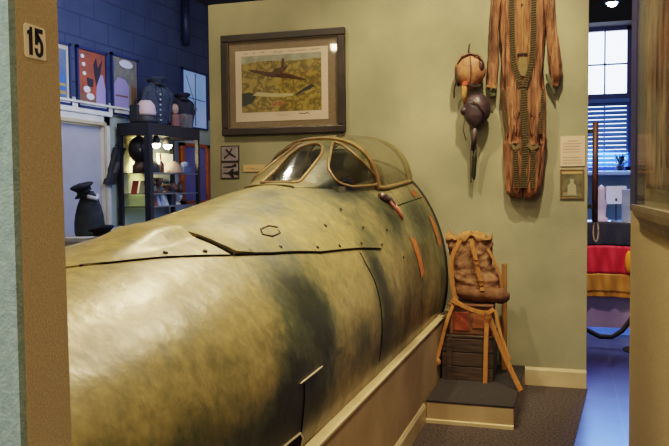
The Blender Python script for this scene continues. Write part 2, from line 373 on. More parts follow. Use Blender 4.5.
# bulged gun bay cover (forward)
cols = []
lowA = [(1.55, .02), (1.9, .205), (2.025, .297), (2.244, .404), (2.545, .585)]
for y in np.linspace(1.6, 2.535, 36):
    al = lerp(y, lowA); an = list(np.linspace(-.3, al, 40)); of = []
    B = lerp(y, [(1.6, 0), (2.05, .003), (2.2, .018), (2.35, .040), (2.45, .038), (2.535, .028)])
    for a in an:
        t_ = min(max((.33 - a) / .17, 0), 1); l_ = min(max((a + .13) / .13, 0), 1)
        of.append(.004 + B * (t_ * t_ * (3 - 2 * t_)) * l_ + .012 * math.exp(-((a - .235) / .05) ** 2) * min(1, max(0, (y - 2.0) / .4)))
    cols.append((y, an, of))
cov = strip(cols, 0).build('gun_bay_cover', M['camo'], parent=air, smooth=True); paint(cov); sharp(cov)
# rear cover panel with lifted front edge
cols = []
lowB = [(2.55, .587), (2.77, .696), (3.17, .852), (3.966, 1.056)]
for y in np.linspace(2.555, 3.6, 40):
    al = lerp(y, lowB); an = list(np.linspace(-.3, al, 24)); of = []
    for a in an:
        u = max(0, 1 - (y - 2.55) / .12); v = max(0, 1 - (al - a) / .10)
        of.append(.004 + .010 * u * (1 if a > .2 else max(0, (a + .1) / .3)) + .006 * v * max(0, 1 - (y - 2.55) / 1.3))
    cols.append((y, an, of))
cov2 = strip(cols, 0).build('upper_cover_panel', M['camo'], parent=air, smooth=True); paint(cov2); sharp(cov2)
# dark gaps (seams) as inlaid strips on the skin
def seam(name, pts, r, m, off=.001):
    fine = []
    for (a, b) in zip(pts, pts[1:]):
        for t_ in np.linspace(0, 1, 10)[:-1]: fine.append((a[0] + (b[0] - a[0]) * t_, a[1] + (b[1] - a[1]) * t_))
    fine.append(pts[-1])
    rr = [r * (1 if 0 < i < len(fine) - 1 else .3) for i in range(len(fine))]
    return MB().tube([hull_pt(y, a, off) for y, a in fine], rr, 6).build(name, m, parent=air, smooth=True)
M['gap'] = mat('black_gap', C(22, 19, 14), .9, spec=.1)
seam('panel_gap', [(1.93, .225), (1.95, .235), (2.03, .297), (2.24, .404), (2.545, .59)], .0035, M['gap'], 0.003)
seam('panel_gap', [(2.544, .32), (2.544, .46), (2.545, .59)], .010, M['gap'], .002)
seam('panel_gap', [(2.545, .59), (2.768, .700), (3.17, .857), (3.6, .965), (3.99, 1.062)], .0042, M['gap'], .004)
seam('skin_joint', [(3.62, 1.0), (3.62, 1.09), (3.655, 1.24), (3.665, 1.39), (3.665, 1.8)], .0028, M['gap'])
seam('skin_joint', [(2.53, 1.57), (2.53, 1.75), (2.56, 1.95)], .003, M['gap'])
seam('skin_joint', [(4.7, .80), (5.1, .806), (5.66, .815)], .003, M['gap'])
M['lightedge'] = mat('bare_metal_edge', C(206, 196, 164), .35, metal=.3)
seam('raised_edge', [(2.484, 1.555), (2.722, 1.54)], .0035, M['lightedge'], .004)
# gun port recess low on the flank
pt = MB(); vs = []
ring = [(2.2, 1.83), (2.3, 1.80), (2.52, 1.80), (2.56, 1.84), (2.56, 1.95), (2.4, 2.1), (2.2, 2.05)]
pt.add([hull_pt(y, a, .003) for y, a in ring] + [hull_pt(2.38, 1.92, .003)], [(i, (i + 1) % 7, 7) for i in range(7)])
gp = pt.build('gun_port', M['gap'], parent=air)
MB().tube([hull_pt(y, a, .004) for y, a in ring], .004, 6).build('port_rim', M['lightedge'], parent=gp, smooth=True)
# rivets
M['rivet'] = mat('dark_rivet', C(48, 42, 30), .4, metal=.4)
RV = [(2.272, .375), (2.599, .555), (2.878, .69), (3.169, .815), (3.406, .885), (3.7, .95), (3.881, .849), (4.019, 1.03), (3.808, .637), (2.66, .62), (2.44, .48), (3.45, .70), (4.25, .95), (4.35, 1.2)]
for (y, a) in RV:
    c = hull_pt(y, a, .006); n = hull_n(y, a)
    MB().tube([c, c + n * .004, c + n * .006], [.009, .008, .003], 10).build('rivet', M['rivet'], parent=air, smooth=True)
# hexagonal inspection plate
hc = []
for k_ in range(6):
    hc.append((2.962 + .085 * cos(k_ * pi / 3), .542 + .055 * sin(k_ * pi / 3)))
MB().tube([hull_pt(y, a, .006) for y, a in hc + hc[:2]], .0035, 6).build('inspection_plate', M['rivet'], parent=air)
# warning stripes
M['orange'] = mat('faded_orange_paint', C(170, 92, 46), .5, col2=C(190, 118, 66), scale=30)
def patch(name, quad, m, off=.004):
    (a0, b0, b1, a1) = quad; vs_ = []; fs_ = []
    n_, k2 = 10, 3
    for i in range(n_ + 1):
        for j in range(k2 + 1):
            u, v = i / n_, j / k2
            y = (a0[0] * (1 - v) + b0[0] * v) * (1 - u) + (a1[0] * (1 - v) + b1[0] * v) * u
            a = (a0[1] * (1 - v) + b0[1] * v) * (1 - u) + (a1[1] * (1 - v) + b1[1] * v) * u
            vs_.append(hull_pt(y, a, off))
    for i in range(n_):
        for j in range(k2):
            q = i * (k2 + 1) + j; fs_.append((q, q + 1, q + k2 + 2, q + k2 + 1))
    return MB().add(vs_, fs_).build(name, m, parent=air, smooth=True)
patch('warning_stripe', ((4.69, 1.08), (4.82, 1.13), (4.83, 1.40), (4.72, 1.43)), M['orange'])
patch('warning_stripe', ((5.50, .98), (5.60, 1.05), (5.62, 1.27), (5.50, 1.27)), M['orange'])
patch('warning_patch', ((5.40, .72), (5.55, .72), (5.55, .79), (5.40, .79)), mat('rust_paint', C(140, 80, 44), .5))
# release handle
hd = [(4.585, .66), (4.63, .69), (4.68, .73), (4.69, .80), (4.68, .92)]
h0 = MB().tube([hull_pt(y, a, .018) for y, a in hd[:4]], [.018, .026, .024, .012], 8).build('release_handle', mat('worn_grey_metal', C(150, 132, 120), .4, metal=.5, col2=C(92, 74, 70), scale=40), parent=air, smooth=True)
MB().tube([hull_pt(y, a, .02) for y, a in ((4.655, .75), (4.665, .84), (4.66, .94))], [.010, .011, .006], 8).build('grip', mat('red_grip', C(130, 62, 50), .5), parent=h0, smooth=True)
MB().tube([hull_pt(y, a, .02) for y, a in ((4.70, .77), (4.71, .84), (4.70, .92))], [.008, .009, .005], 8).build('grip', mat('tan_grip', C(190, 130, 96), .5), parent=h0, smooth=True)

# windscreen and canopy surface
WB = [(3.75, .13), (3.9, .20), (4.3, .31), (4.85, .365), (5.7, .37)]
ZR = [(3.75, 1.507), (3.86, 1.515), (3.95, 1.537), (4.22, 1.648), (4.5, 1.765), (4.68, 1.815), (4.85, 1.84), (5.3, 1.868), (5.7, 1.865)]
NE = 2.5
def wz(y):
    w = lerp(y, WB); h = lerp(y, ZT) - ZC; return w, ZC + h * sqrt(1 - (w / lerp(y, WT)) ** 2)
def ws_pt(y, t_, off=0):
    def f(y, t_):
        w, zb = wz(y); zr = lerp(y, ZR); s_, c_ = sin(t_), cos(t_)
        n_ = NE if y < 4.7 else max(2.1, NE - (y - 4.7) * .8)
        return np.array([XC + w * copysign(abs(s_) ** (2 / n_), s_), y, zb + (zr - zb) * abs(c_) ** (2 / n_)])
    p = f(y, t_)
    if off:
        e = 1e-3; tt = min(max(t_, -1.55), 1.55)
        du = f(y + e, t_) - f(y - e, t_); dv = f(y, tt + e) - f(y, tt - e); n_ = np.cross(du, dv); n_ /= np.linalg.norm(n_) + 1e-12
        if n_ @ (p - np.array([XC, y, 1.4])) < 0: n_ = -n_
        p = p + n_ * off
    return p
FRONT = [(3.90, -.50), (4.08, -.33), (4.34, -.25), (4.45, -.16), (4.50, -.05), (4.50, .05), (4.45, .16), (4.34, .25), (4.2, .30), (4.02, .40), (3.90, .50), (3.885, .3), (3.88, 0), (3.885, -.3)]
RIGHT = [(4.575, .224), (4.43, .34), (4.286, .485), (4.19, .66), (4.15, .82), (4.125, 1.15), (4.135, 1.33), (4.18, 1.44), (4.27, 1.50), (4.50, 1.52), (4.70, 1.52), (4.705, 1.42), (4.60, 1.248), (4.53, 1.0), (4.51, .743), (4.54, .5), (4.565, .35)]
LEFT = [(y, -t_) for y, t_ in RIGHT]
def inside(p, poly):
    x, y = p; c = False
    for i in range(len(poly)):
        (x0, y0), (x1, y1) = poly[i - 1], poly[i]
        if (y0 > y) != (y1 > y) and x < (x1 - x0) * (y - y0) / (y1 - y0) + x0: c = not c
    return c
yy = list(np.linspace(3.75, 4.62, 110)) + list(np.linspace(4.635, 5.66, 50)); tt = list(np.linspace(-1.565, 1.565, 121))
P = [[ws_pt(y, t_) for t_ in tt] for y in yy]
groups = {'fair': [], 'front': [], 'right': [], 'left': [], 'can': []}
for i in range(len(yy) - 1):
    for j in range(len(tt) - 1):
        c = ((yy[i] + yy[i + 1]) / 2, (tt[j] + tt[j + 1]) / 2)
        g = 'front' if inside(c, FRONT) else 'right' if inside(c, RIGHT) else 'left' if inside(c, LEFT) else 'can' if c[0] > 4.64 and inside((c[0], c[1]), [(4.62, -1.6), (5.7, -1.6), (5.7, 1.6), (4.62, 1.6)]) else 'fair'
        groups[g].append((i, j))
n_ = len(tt); flatP = [p for row in P for p in row]
def ws_mesh(g):
    used = {}; vs_ = []; fs_ = []
    for (i, j) in groups[g]:
        f_ = []
        for q in (i * n_ + j, i * n_ + j + 1, (i + 1) * n_ + j + 1, (i + 1) * n_ + j):
            if q not in used: used[q] = len(vs_); vs_.append(flatP[q])
            f_.append(used[q])
        fs_.append(tuple(f_))
    return MB().add(vs_, fs_)
M['pane'] = glass('cockpit_glass', (.80, .84, .80, 1), .05, C(150, 150, 130), .7)
M['canopyglass'] = glass('olive_tinted_canopy', (.64, .62, .48, 1), .4, C(120, 112, 76), 1.2)
fair = ws_mesh('fair').build('windscreen_fairing', M['camo'], parent=air, smooth=True); paint(fair)
M['frame'] = mat('tan_frame_paint', C(126, 102, 64), .4, metal=.15, col2=C(156, 128, 84), scale=18)
M['frame2'] = mat('olive_frame_paint', C(104, 98, 62), .45, col2=C(124, 114, 74), scale=12)
def rim(name, poly, r, m, parent):
    pts = []
    for a, b in zip(poly, poly[1:] + poly[:1]):
        k_ = max(2, int(np.linalg.norm(ws_pt(*a) - ws_pt(*b)) / .02))
        pts += [ws_pt(a[0] + (b[0] - a[0]) * q / k_, a[1] + (b[1] - a[1]) * q / k_, .003) for q in range(k_)]
    # smooth the loop a little
    for _ in range(2): pts = [(pts[i - 1] + 2 * pts[i] + pts[(i + 1) % len(pts)]) / 4 for i in range(len(pts))]
    return MB().tube(pts + pts[:2], r, 8).build(name, m, parent=parent, smooth=True)
for g, poly, nm in (('front', FRONT, 'front_pane'), ('right', RIGHT, 'side_pane'), ('left', LEFT, 'side_pane')):
    o = ws_mesh(g).build(nm, M['pane'], parent=air, smooth=True)
    rim('pane_frame', poly, .009, M['frame'], o)
can = ws_mesh('can').build('canopy', M['canopyglass'], parent=air, smooth=True)
archy = lambda t_: 4.60 + .10 * (abs(t_) / 1.57) ** 3
MB().tube([ws_pt(archy(t_) + .03, t_, .004) for t_ in np.linspace(-1.56, 1.56, 60)], .020, 8, flat=(.045, .02), nrm=[tuple(ws_pt(archy(t_) + .03, t_, .05) - ws_pt(archy(t_) + .03, t_)) for t_ in np.linspace(-1.56, 1.56, 60)]).build('front_arch', M['frame'], parent=can, smooth=False)
MB().tube([ws_pt(5.62, t_, .004) for t_ in np.linspace(-1.56, 1.56, 60)], .02, 8, flat=(.10, .018), nrm=[tuple(ws_pt(5.62, t_, .05) - ws_pt(5.62, t_)) for t_ in np.linspace(-1.56, 1.56, 60)]).build('rear_arch', M['frame2'], parent=can)
for sgn in (-1, 1):
    MB().tube([ws_pt(y, sgn * 1.55, .006) for y in np.linspace(4.72, 5.66, 24)], .014, 8).build('sill_rail', M['frame'], parent=can, smooth=True)
# lower lip in front of the windscreen
MB().tube([ws_pt(3.76, t_, .003) for t_ in np.linspace(-1.5, 1.5, 24)], .006, 6).build('windscreen_lip', M['frame2'], parent=air, smooth=True)
# cockpit interior
M['pit'] = mat('dark_cockpit', C(74, 78, 64), .8, col2=C(96, 94, 76), scale=6)
tub = MB()
rgs = [[(XC + sx * .27, y, 1.46) for sx in (-1, 1)] for y in (4.1, 5.62)]
x0, x1, y0, y1, z0, z1 = XC - .29, XC + .29, 4.08, 5.64, .95, 1.50
tub.add([(x0, y0, z1), (x1, y0, z1), (x1, y1, z1), (x0, y1, z1), (x0, y0, z0), (x1, y0, z0), (x1, y1, z0), (x0, y1, z0)], [(0, 1, 5, 4), (1, 2, 6, 5), (2, 3, 7, 6), (3, 0, 4, 7), (4, 5, 6, 7)])
pit = tub.build('cockpit_tub', M['pit'], parent=air)
seat = MB().box((XC - .19, 5.02, 1.0), (XC + .19, 5.10, 1.52)).box((XC - .19, 4.7, 1.0), (XC + .19, 5.06, 1.06)).build('ejection_seat', M['dark'], parent=air, bevel=.03)
MB().box((XC - .20, 4.98, 1.50), (XC + .20, 5.10, 1.76)).build('headrest', mat('dark_green_leather', C(50, 52, 40), .5), parent=seat, bevel=.04, smooth=True)
gs = MB().box((XC - .06, 4.40, 1.44), (XC + .06, 4.52, 1.56)).tube([(XC, 4.42, 1.58), (XC, 4.5, 1.585)], .05, 12).build('gunsight', M['black'], parent=air, bevel=.008)
MB().tube([(XC - .14, 4.42, 1.50), (XC + .16, 4.42, 1.50)], .03, 10).build('instrument_coaming', M['dark'], parent=air, smooth=True)
MB().tube([(XC + .04, 4.72, 1.46), (XC + .13, 4.70, 1.545), (XC + .17, 4.70, 1.55), (XC + .25, 4.72, 1.47)], .014, 8).build('control_yoke', mat('worn_bronze', C(150, 112, 72), .4, metal=.4), parent=air, smooth=True)

# ---- plinth under the fuselage
pl = thing('display_plinth', (-1.54, 3.4, 0), 'long low beige painted plinth carrying the jet fuselage', 'plinth')
PX = -.896; PZ = .53
MB().box((PX - .035, 1.02, 0), (PX, D - .002, PZ)).box((-2.2, 1.02, 0), (-2.165, D - .002, PZ)).build('side_board', M['plinthpaint'], parent=pl, bevel=.004)
MB().box((PX - .046, 1.02, PZ), (PX + .006, D - .002, PZ + .014)).build('top_lip', M['cream'], parent=pl, bevel=.003)
MB().prism([(PX, 0), (PX + .016, 0), (PX + .016, .10), (PX + .007, .12), (PX, .12)], 'y', 1.02, 4.714).build('baseboard', M['cream'], parent=pl)

# ---- small platform with carpeted top
pf = thing('display_platform', (-.61, 5.27, 0), 'low beige platform with black top in corner beside plinth', 'platform')
MB().box((PX + .017, 4.715, 0), (-.336, D - .018, .13)).build('box_front', M['plinthpaint'], parent=pf, bevel=.006)
MB().box((PX + .017, 4.712, .13), (-.333, D - .018, .145)).build('black_top', mat('black_carpet_top', C(34, 31, 30), .8, col2=C(48, 44, 42), scale=60), parent=pf, bevel=.004)
MB().prism([(4.715, 0), (4.702, 0), (4.702, .02), (4.715, .025)], 'x', PX + .017, -.336).build('toe_strip', M['cream'], parent=pf)

# ---- crate and box under the parachute
M['crate'] = mat('dark_weathered_wood', C(44, 36, 30), .7, col2=C(78, 62, 48), scale=6, stretch=(1, 1, 9), detail=6)
cr = thing('wooden_crate', (-.68, 5.45, .145), 'dark weathered wooden crate standing on platform under the smaller box', 'crate')
cx0, cx1, cy0, cy1, cz0, cz1 = -.866, -.515, 5.26, 5.6, .145, .44
for (k_, z) in enumerate(np.linspace(cz0, cz1, 4)[:-1]):
    h_ = (cz1 - cz0) / 3 - .006
    MB().box((cx0, cy0, z), (cx1, cy0 + .02, z + h_)).box((cx0, cy1 - .02, z), (cx1, cy1, z + h_)).box((cx0, cy0 + .02, z), (cx0 + .02, cy1 - .02, z + h_)).box((cx1 - .02, cy0 + .02, z), (cx1, cy1 - .02, z + h_)).build('slat_course', M['crate'], parent=cr, bevel=.003)
MB().box((cx0, cy0, cz1), (cx1, cy1, cz1 + .018)).build('lid', M['crate'], parent=cr, bevel=.004)
MB().box((cx0 + .021, cy0 + .021, cz0), (cx1 - .021, cy1 - .021, cz1)).build('inner_lining', M['black'], parent=cr)
for x in (cx0 + .03, cx1 - .07):
    MB().box((x, cy0 - .012, cz0), (x + .04, cy0, cz1)).build('batten', M['crate'], parent=cr, bevel=.003)
bz0 = cz1 + .018
bx = thing('tool_box', (-.69, 5.44, bz0), 'small brown box with rust red panels between crate and parachute pack', 'box')
M['brownbox'] = mat('brown_box', C(92, 62, 40), .6, col2=C(116, 80, 50), scale=12)
MB().box((-.82, 5.29, bz0), (-.53, 5.58, bz0 + .2)).build('body', M['brownbox'], parent=bx, bevel=.008)
MB().box((-.79, 5.284, bz0 + .03), (-.68, 5.29, bz0 + .16)).build('red_panel', mat('rust_red_panel', C(150, 74, 44), .6, col2=C(122, 60, 38), scale=20), parent=bx, bevel=.002)
MB().box((-.66, 5.284, bz0 + .05), (-.57, 5.29, bz0 + .15)).build('orange_panel', mat('dull_orange_panel', C(140, 86, 48), .6), parent=bx, bevel=.002)
MB().box((-.835, 5.275, bz0 + .2), (-.515, 5.595, bz0 + .215)).build('lid', M['brownbox'], parent=bx, bevel=.004)

# ---- parachute pack
M['canvas'] = mat('brown_canvas', C(116, 82, 56), .9, col2=C(152, 114, 80), scale=26, detail=8, bump=.6, bscale=60)
M['canvas2'] = mat('dark_brown_canvas', C(92, 60, 38), .9, col2=C(118, 82, 52), scale=20, detail=6, bump=.6, bscale=60)
M['web'] = mat('tan_webbing', C(160, 104, 48), .8, col2=C(182, 126, 66), scale=60, bump=.4, bscale=180, stretch=(1, 1, .3))
M['buckle'] = mat('brass_buckle', C(170, 130, 70), .35, metal=.8)
pz = bz0 + .215
pk = thing('parachute_pack', (-.66, 5.46, pz), 'brown canvas parachute pack with tan webbing straps and buckles on the boxes', 'parachute pack')
def pack_pt(v, a):
    """upright bundle: v 0 (foot) .. 1 (head), a around"""
    z = pz + .05 + v * .43
    wx = .17 + .012 * sin(v * 9) - .025 * v + .012 * (v < .12); wy = .115 - .02 * v
    e = sqrt(max(0, 1 - max(0, (v - .86) / .14) ** 2)) * .9 + .1; e2 = sqrt(max(0, 1 - max(0, (.08 - v) / .08) ** 2)) * .5 + .5
    c, s_ = cos(a), sin(a); ex = .62
    x = wx * copysign(abs(c) ** ex, c) * e * e2; y = wy * copysign(abs(s_) ** ex, s_) * e * e2
    w = noise.noise(Vector((x * 7, y * 7, z * 14))) * .014 + noise.noise(Vector((x * 26, y * 16, z * 34))) * .010 - .006 * abs(sin(v * 17 + x * 12))
    return np.array([-.635 - .075 * v + x * (1 + w / .15), 5.46 + y * (1 + w / .1), z])
rings = [[pack_pt(v, 2 * pi * k_ / 56) for k_ in range(56)] for v in np.linspace(0, 1, 44)]
MB().loft(rings).build('pack_body', M['canvas'], parent=pk, smooth=True)
# bottom roll
rr = []
for u in np.linspace(-1, 1, 28):
    e = max(.12, (1 - abs(u) ** 5)) ** .5
    rr.append([(-.600 + u * .185, 5.39 + .085 * e * cos(b) + .01 * sin(u * 7), pz + .062 - .012 * u + (.058 * e + .008 * noise.noise(Vector((u * 6, b, 0)))) * sin(b)) for b in np.linspace(0, 2 * pi, 25)[:-1]])
MB().loft(rr).build('bottom_roll', M['canvas2'], parent=pk, smooth=True)
# ruffled top flap
rr = []
for u in np.linspace(-1, 1, 30):
    rr.append([(-.70 + u * .155, 5.44 + .085 * cos(b) + .01 * sin(u * 14), pz + .455 + .007 * sin(u * 13) + .012 * sin(u * 5 + 1) + .045 * noise.noise(Vector((u * 4, b * .7, 2))) + .03 * sin(b)) for b in np.linspace(0, 2 * pi, 19)[:-1]])
MB().loft(rr).build('top_flap', mat('tan_canvas_flap', C(138, 96, 52), .9, col2=C(166, 122, 70), scale=20, bump=.5, bscale=60), parent=pk, smooth=True)
# webbing
def web(pts, w=.034, nrm=(0, -1, 0), name='webbing_strap', parent=None):
    f = []
    P_ = [np.array(p, float) for p in pts]; n2 = len(P_)
    for i in range(n2 - 1):
        p0, p1, p2, p3 = P_[max(i - 1, 0)], P_[i], P_[i + 1], P_[min(i + 2, n2 - 1)]
        for q in np.linspace(0, 1, 8)[:-1]:
            f.append(.5 * ((2 * p1) + (-p0 + p2) * q + (2 * p0 - 5 * p1 + 4 * p2 - p3) * q * q + (-p0 + 3 * p1 - 3 * p2 + p3) * q ** 3))
    f.append(P_[-1])
    return MB().tube(f, 0, flat=(w, .005), nrm=nrm).build(name, M['web'], parent=parent or pk, bevel=.001, seg=1)
def A(x, y, Y): return at(x, y, 'y', Y)
cw = web([A(471, 239, 5.33), A(473, 248, 5.322), A(477, 265, 5.318), A(481, 283, 5.318), A(482, 291, 5.31)], .028)
web([A(460, 240, 5.335), A(452, 258, 5.33), A(452, 280, 5.33), A(456, 300, 5.33), A(462, 305, 5.33)], .03)
web([A(456, 298, 5.28), A(448, 318, 5.24), A(443, 336, 5.235), A(439, 352, 5.23), A(436, 361, 5.22)], .024)
web([A(451, 300, 5.26), A(470, 309, 5.24), A(486, 313, 5.235), A(494, 309, 5.25)], .028)
web([A(487, 316, 5.235), A(486, 345, 5.225), A(485, 386, 5.215)], .03)
web([A(489, 316, 5.24), A(500, 345, 5.2), A(512, 372, 5.12), A(521, 391, 5.06)], .036, (-.5, -.85, 0))
web([A(495, 310, 5.25), A(501, 335, 5.2), A(510, 360, 5.14)], .022, (-.5, -.85, 0))
web([A(488, 249, 5.36), A(499, 272, 5.38), A(502, 290, 5.39)], .024, (.8, -.6, 0))
for (x, y, Y) in ((476, 262, 5.312), (480, 283, 5.31), (488, 316, 5.222)):
    p = A(x, y, Y); q = [(p[0] + sx * .021, p[1], p[2] + sz * .017) for sx, sz in ((-1, -1), (1, -1), (1, 1), (-1, 1), (-1, -1), (1, -1))]
    MB().tube(q, .0042, 6).build('buckle', M['buckle'], parent=pk, smooth=True)
p = A(438, 362, 5.22)
MB().blob(p, (.02, .012, .028)).build('strap_end', M['web'], parent=pk, smooth=True)
# wooden back rest behind the pack
br = thing('wooden_backboard', (-.5, 5.6, .145), 'tan wooden board standing upright behind the parachute pack', 'board')
MB().box((-.490, 5.62, .145), (-.452, 5.65, .93)).build('board', mat('tan_wood', C(166, 122, 62), .6, col2=C(140, 98, 50), scale=4, stretch=(6, 1, .6)), parent=br, bevel=.006)
MB().box((-.485, 5.65, .145), (-.457, 5.72, .5)).build('back_brace', mat('tan_wood_brace', C(150, 108, 56), .6), parent=br, bevel=.004)

# ================================================================== BACK WALL HANGINGS
M['framewood'] = mat('dark_walnut_frame', C(38, 33, 30), .4, col2=C(54, 46, 40), scale=5, stretch=(1, 1, 1))
fx0, fx1, fz0, fz1 = -2.79, -1.718, 1.928, 2.754
fp = thing('framed_print', (-2.25, D, fz0), 'large dark framed aviation print with grey mat on the olive wall', 'picture')
def frame(x0, x1, z0, z1, w, y0, y1, m, parent, name='frame'):
    mb = MB()
    for a, b in (((x0, z0), (x1, z0 + w)), ((x0, z1 - w), (x1, z1)), ((x0, z0 + w), (x0 + w, z1 - w)), ((x1 - w, z0 + w), (x1, z1 - w))):
        mb.box((a[0], y0, a[1]), (b[0], y1, b[1]))
    return mb.build(name, m, parent=parent, bevel=min(w * .2, .008))
frame(fx0, fx1, fz0, fz1, .06, D - .045, D - .002, M['framewood'], fp)
frame(fx0 + .058, fx1 - .058, fz0 + .058, fz1 - .058, .008, D - .035, D - .006, mat('worn_gilt_liner', C(112, 96, 68), .4), fp, 'inner_liner')
MB().box((fx0 + .05, D - .014, fz0 + .05), (fx1 - .05, D - .008, fz1 - .05)).build('mat_board', mat('taupe_mat', C(128, 112, 90), .9, col2=C(136, 120, 98), scale=40), parent=fp)
gx0, gz1 = A(236, 49, D)[0] , A(237, 52, D)[2]; gx1, gz0 = A(329, 119, D)[0], A(329, 119, D)[2]
sh = MB().box((gx0, D - .017, gz0), (gx1, D - .0145, gz1)).build('print_sheet', mat('cream_pink_paper', C(226, 204, 184), .8), parent=fp)
def landscape():
    m = mat('printed_landscape', C(150, 128, 60), .7, col2=C(98, 92, 44), scale=22, detail=8, contrast=(.3, .7))
    nt = m.node_tree; N = nt.nodes; L = nt.links; p = N['Principled BSDF']
    v = N.new('ShaderNodeTexVoronoi'); v.feature = 'DISTANCE_TO_EDGE'; v.inputs['Scale'].default_value = 15
    tc = N.new('ShaderNodeTexCoord'); nn = N.new('ShaderNodeTexNoise'); nn.inputs['Scale'].default_value = 5; nn.inputs['Detail'].default_value = 5
    mm = N.new('ShaderNodeMixRGB'); mm.inputs[0].default_value = .35; L.new(tc.outputs['Object'], nn.inputs['Vector']); L.new(tc.outputs['Object'], mm.inputs[1]); L.new(nn.outputs['Color'], mm.inputs[2]); L.new(mm.outputs[0], v.inputs['Vector'])
    r = N.new('ShaderNodeValToRGB'); e = r.color_ramp.elements; e[0].position = 0; e[0].color = C(70, 62, 34); e[1].position = .35; e[1].color = C(196, 172, 92)
    q = e.new(.06); q.color = C(120, 104, 50); q = e.new(.15); q.color = C(168, 146, 72)
    L.new(v.outputs['Distance'], r.inputs['Fac'])
    mx = N.new('ShaderNodeMixRGB'); mx.inputs[0].default_value = .55; L.new(p.inputs['Base Color'].links[0].from_socket, mx.inputs[1]); L.new(r.outputs['Color'], mx.inputs[2]); L.new(mx.outputs[0], p.inputs['Base Color'])
    return m
ix0, ix1 = gx0 + .055, gx1 - .055; iz0, iz1 = gz0 + .075, gz1 - .045
im = MB().box((ix0, D - .019, iz0), (ix1, D - .0172, iz1)).build('printed_scene', landscape(), parent=sh)
IWd, IHt = ix1 - ix0, iz1 - iz0
def I(u, v): return (ix0 + u * IWd, iz0 + v * IHt)
sc_ = MB().prism([I(0, .86), I(.3, .9), I(.7, .88), I(1, .9), I(1, 1), I(0, 1)], 'y', D - .0196, D - .019); sc_.build('sky_band', mat('print_sky', C(176, 176, 158), .8, col2=C(150, 150, 128), scale=14), parent=im)
MB().prism([I(0, .10), I(.12, .16), I(.2, .3), I(.1, .36), I(0, .34)], 'y', D - .0196, D - .019).build('dark_lake', mat('print_lake', C(58, 62, 48), .8), parent=im)
MB().prism([I(.14, .30), I(.3, .27), I(.55, .25), I(.66, .27), I(.64, .31), I(.4, .32), I(.2, .36)], 'y', D - .0197, D - .019).build('pale_river', mat('print_river', C(196, 184, 140), .8), parent=im)
MB().prism([I(.36, .08), I(.5, .1), I(.58, .16), I(.5, .2), I(.4, .17)], 'y', D - .0197, D - .019).build('red_roofs', mat('print_red', C(150, 84, 56), .8, col2=C(180, 150, 90), scale=60), parent=im)
M['planeink'] = mat('print_plane', C(60, 46, 36), .8, col2=C(92, 66, 46), scale=30)
mb = MB()
mb.prism([I(.08, .77), I(.10, .74), I(.34, .62), I(.40, .60), (I(.47, .60)), I(.80, .52), I(.80, .555), I(.5, .69), I(.36, .70)], 'y', D - .0205, D - .019)
mb.prism([I(.36, .63), I(.40, .60), I(.45, .62), I(.56, .72), I(.60, .80), I(.54, .79), I(.42, .74)], 'y', D - .0208, D - .019)
mb.prism([I(.50, .74), I(.545, .74), I(.545, .92), I(.52, .93)], 'y', D - .0206, D - .019)
mb.build('large_plane', M['planeink'], parent=im)
MB().prism([I(.68, .26), I(.78, .33), I(.86, .36), I(.92, .43), I(.88, .45), I(.80, .40), I(.70, .31)], 'y', D - .0205, D - .019).build('small_plane', mat('print_plane_grey', C(60, 62, 62), .8), parent=im)
MB().prism([I(.64, .42), I(.66, .42), I(.97, .88), I(.95, .90)], 'y', D - .0203, D - .019).build('brown_trail', mat('print_trail', C(128, 84, 66), .8, col2=C(150, 120, 70), scale=40), parent=im)
def scribble(x, z, w, h, n, m, parent, name='signature', r=.0018, Y=D - .0175):
    pts = [(x + w * i / n, Y, z + h * (random.random() - .5)) for i in range(n + 1)]
    return MB().tube(pts, r, 5).build(name, m, parent=parent)
M['inkbrown'] = mat('brown_ink', C(84, 70, 60), .8)
for (u, w) in ((.03, .05), (.15, .02), (.24, .06), (.41, .12), (.6, .06), (.69, .12), (.88, .1)):
    scribble(ix0 + u * IWd, gz1 - .022, w * IWd, .012, 6, M['inkbrown'], sh, 'caption_line')
scribble(ix0 + .45 * IWd, gz0 + .048, .1, .02, 9, mat('red_ink', C(170, 120, 100), .8), sh)
scribble(ix0 + .72 * IWd, gz0 + .05, .09, .022, 10, M['inkbrown'], sh, r=.003)
MB().box((fx0 + .055, D - .030, fz0 + .055), (fx1 - .055, D - .028, fz1 - .055)).build('glazing', glass('picture_glass', (.98, .98, .97, 1), 0, (1, 1, 1, 1), .35, .025), parent=fp)

# small prints and label left of the cockpit
def card(name, x0, x1, z0, z1, label, cat, m, border=None, group=None):
    t_ = thing(name, ((x0 + x1) / 2, D, z0), label, cat, group)
    MB().box((x0, D - .008, z0), (x1, D - .001, z1)).build('backing', border or m, parent=t_, bevel=.001)
    if border: MB().box((x0 + .008, D - .0095, z0 + .008), (x1 - .008, D - .008, z1 - .008)).build('print', m, parent=t_)
    return t_
M['grey_print'] = mat('grey_violet_print', C(150, 140, 142), .7, col2=C(128, 118, 122), scale=20)
a, b = A(221, 146, D), A(239.5, 161.5, D)
c1 = card('photo_card', a[0], b[0], b[2], a[2], 'upper small photo card of a plane in flight left of cockpit', 'photo', M['grey_print'], M['dark'])
w_, h_ = b[0] - a[0], a[2] - b[2]
def J(p0, u, v): return (p0[0] + u * w_, p0[2] - v * h_)
MB().prism([J(a, .25, .25), J(a, .32, .2), J(a, .55, .45), J(a, .85, .72), J(a, .8, .78), J(a, .5, .6)], 'y', D - .0105, D - .009).build('plane_shape', M['ink'], parent=c1)
MB().prism([J(a, .6, .15), J(a, .66, .2), J(a, .5, .55), J(a, .2, .85), J(a, .15, .75), J(a, .42, .5)], 'y', D - .0104, D - .009).build('wing_shape', M['dark'], parent=c1)
a, b = A(221, 162.5, D), A(239.5, 178.5, D); h_ = a[2] - b[2]
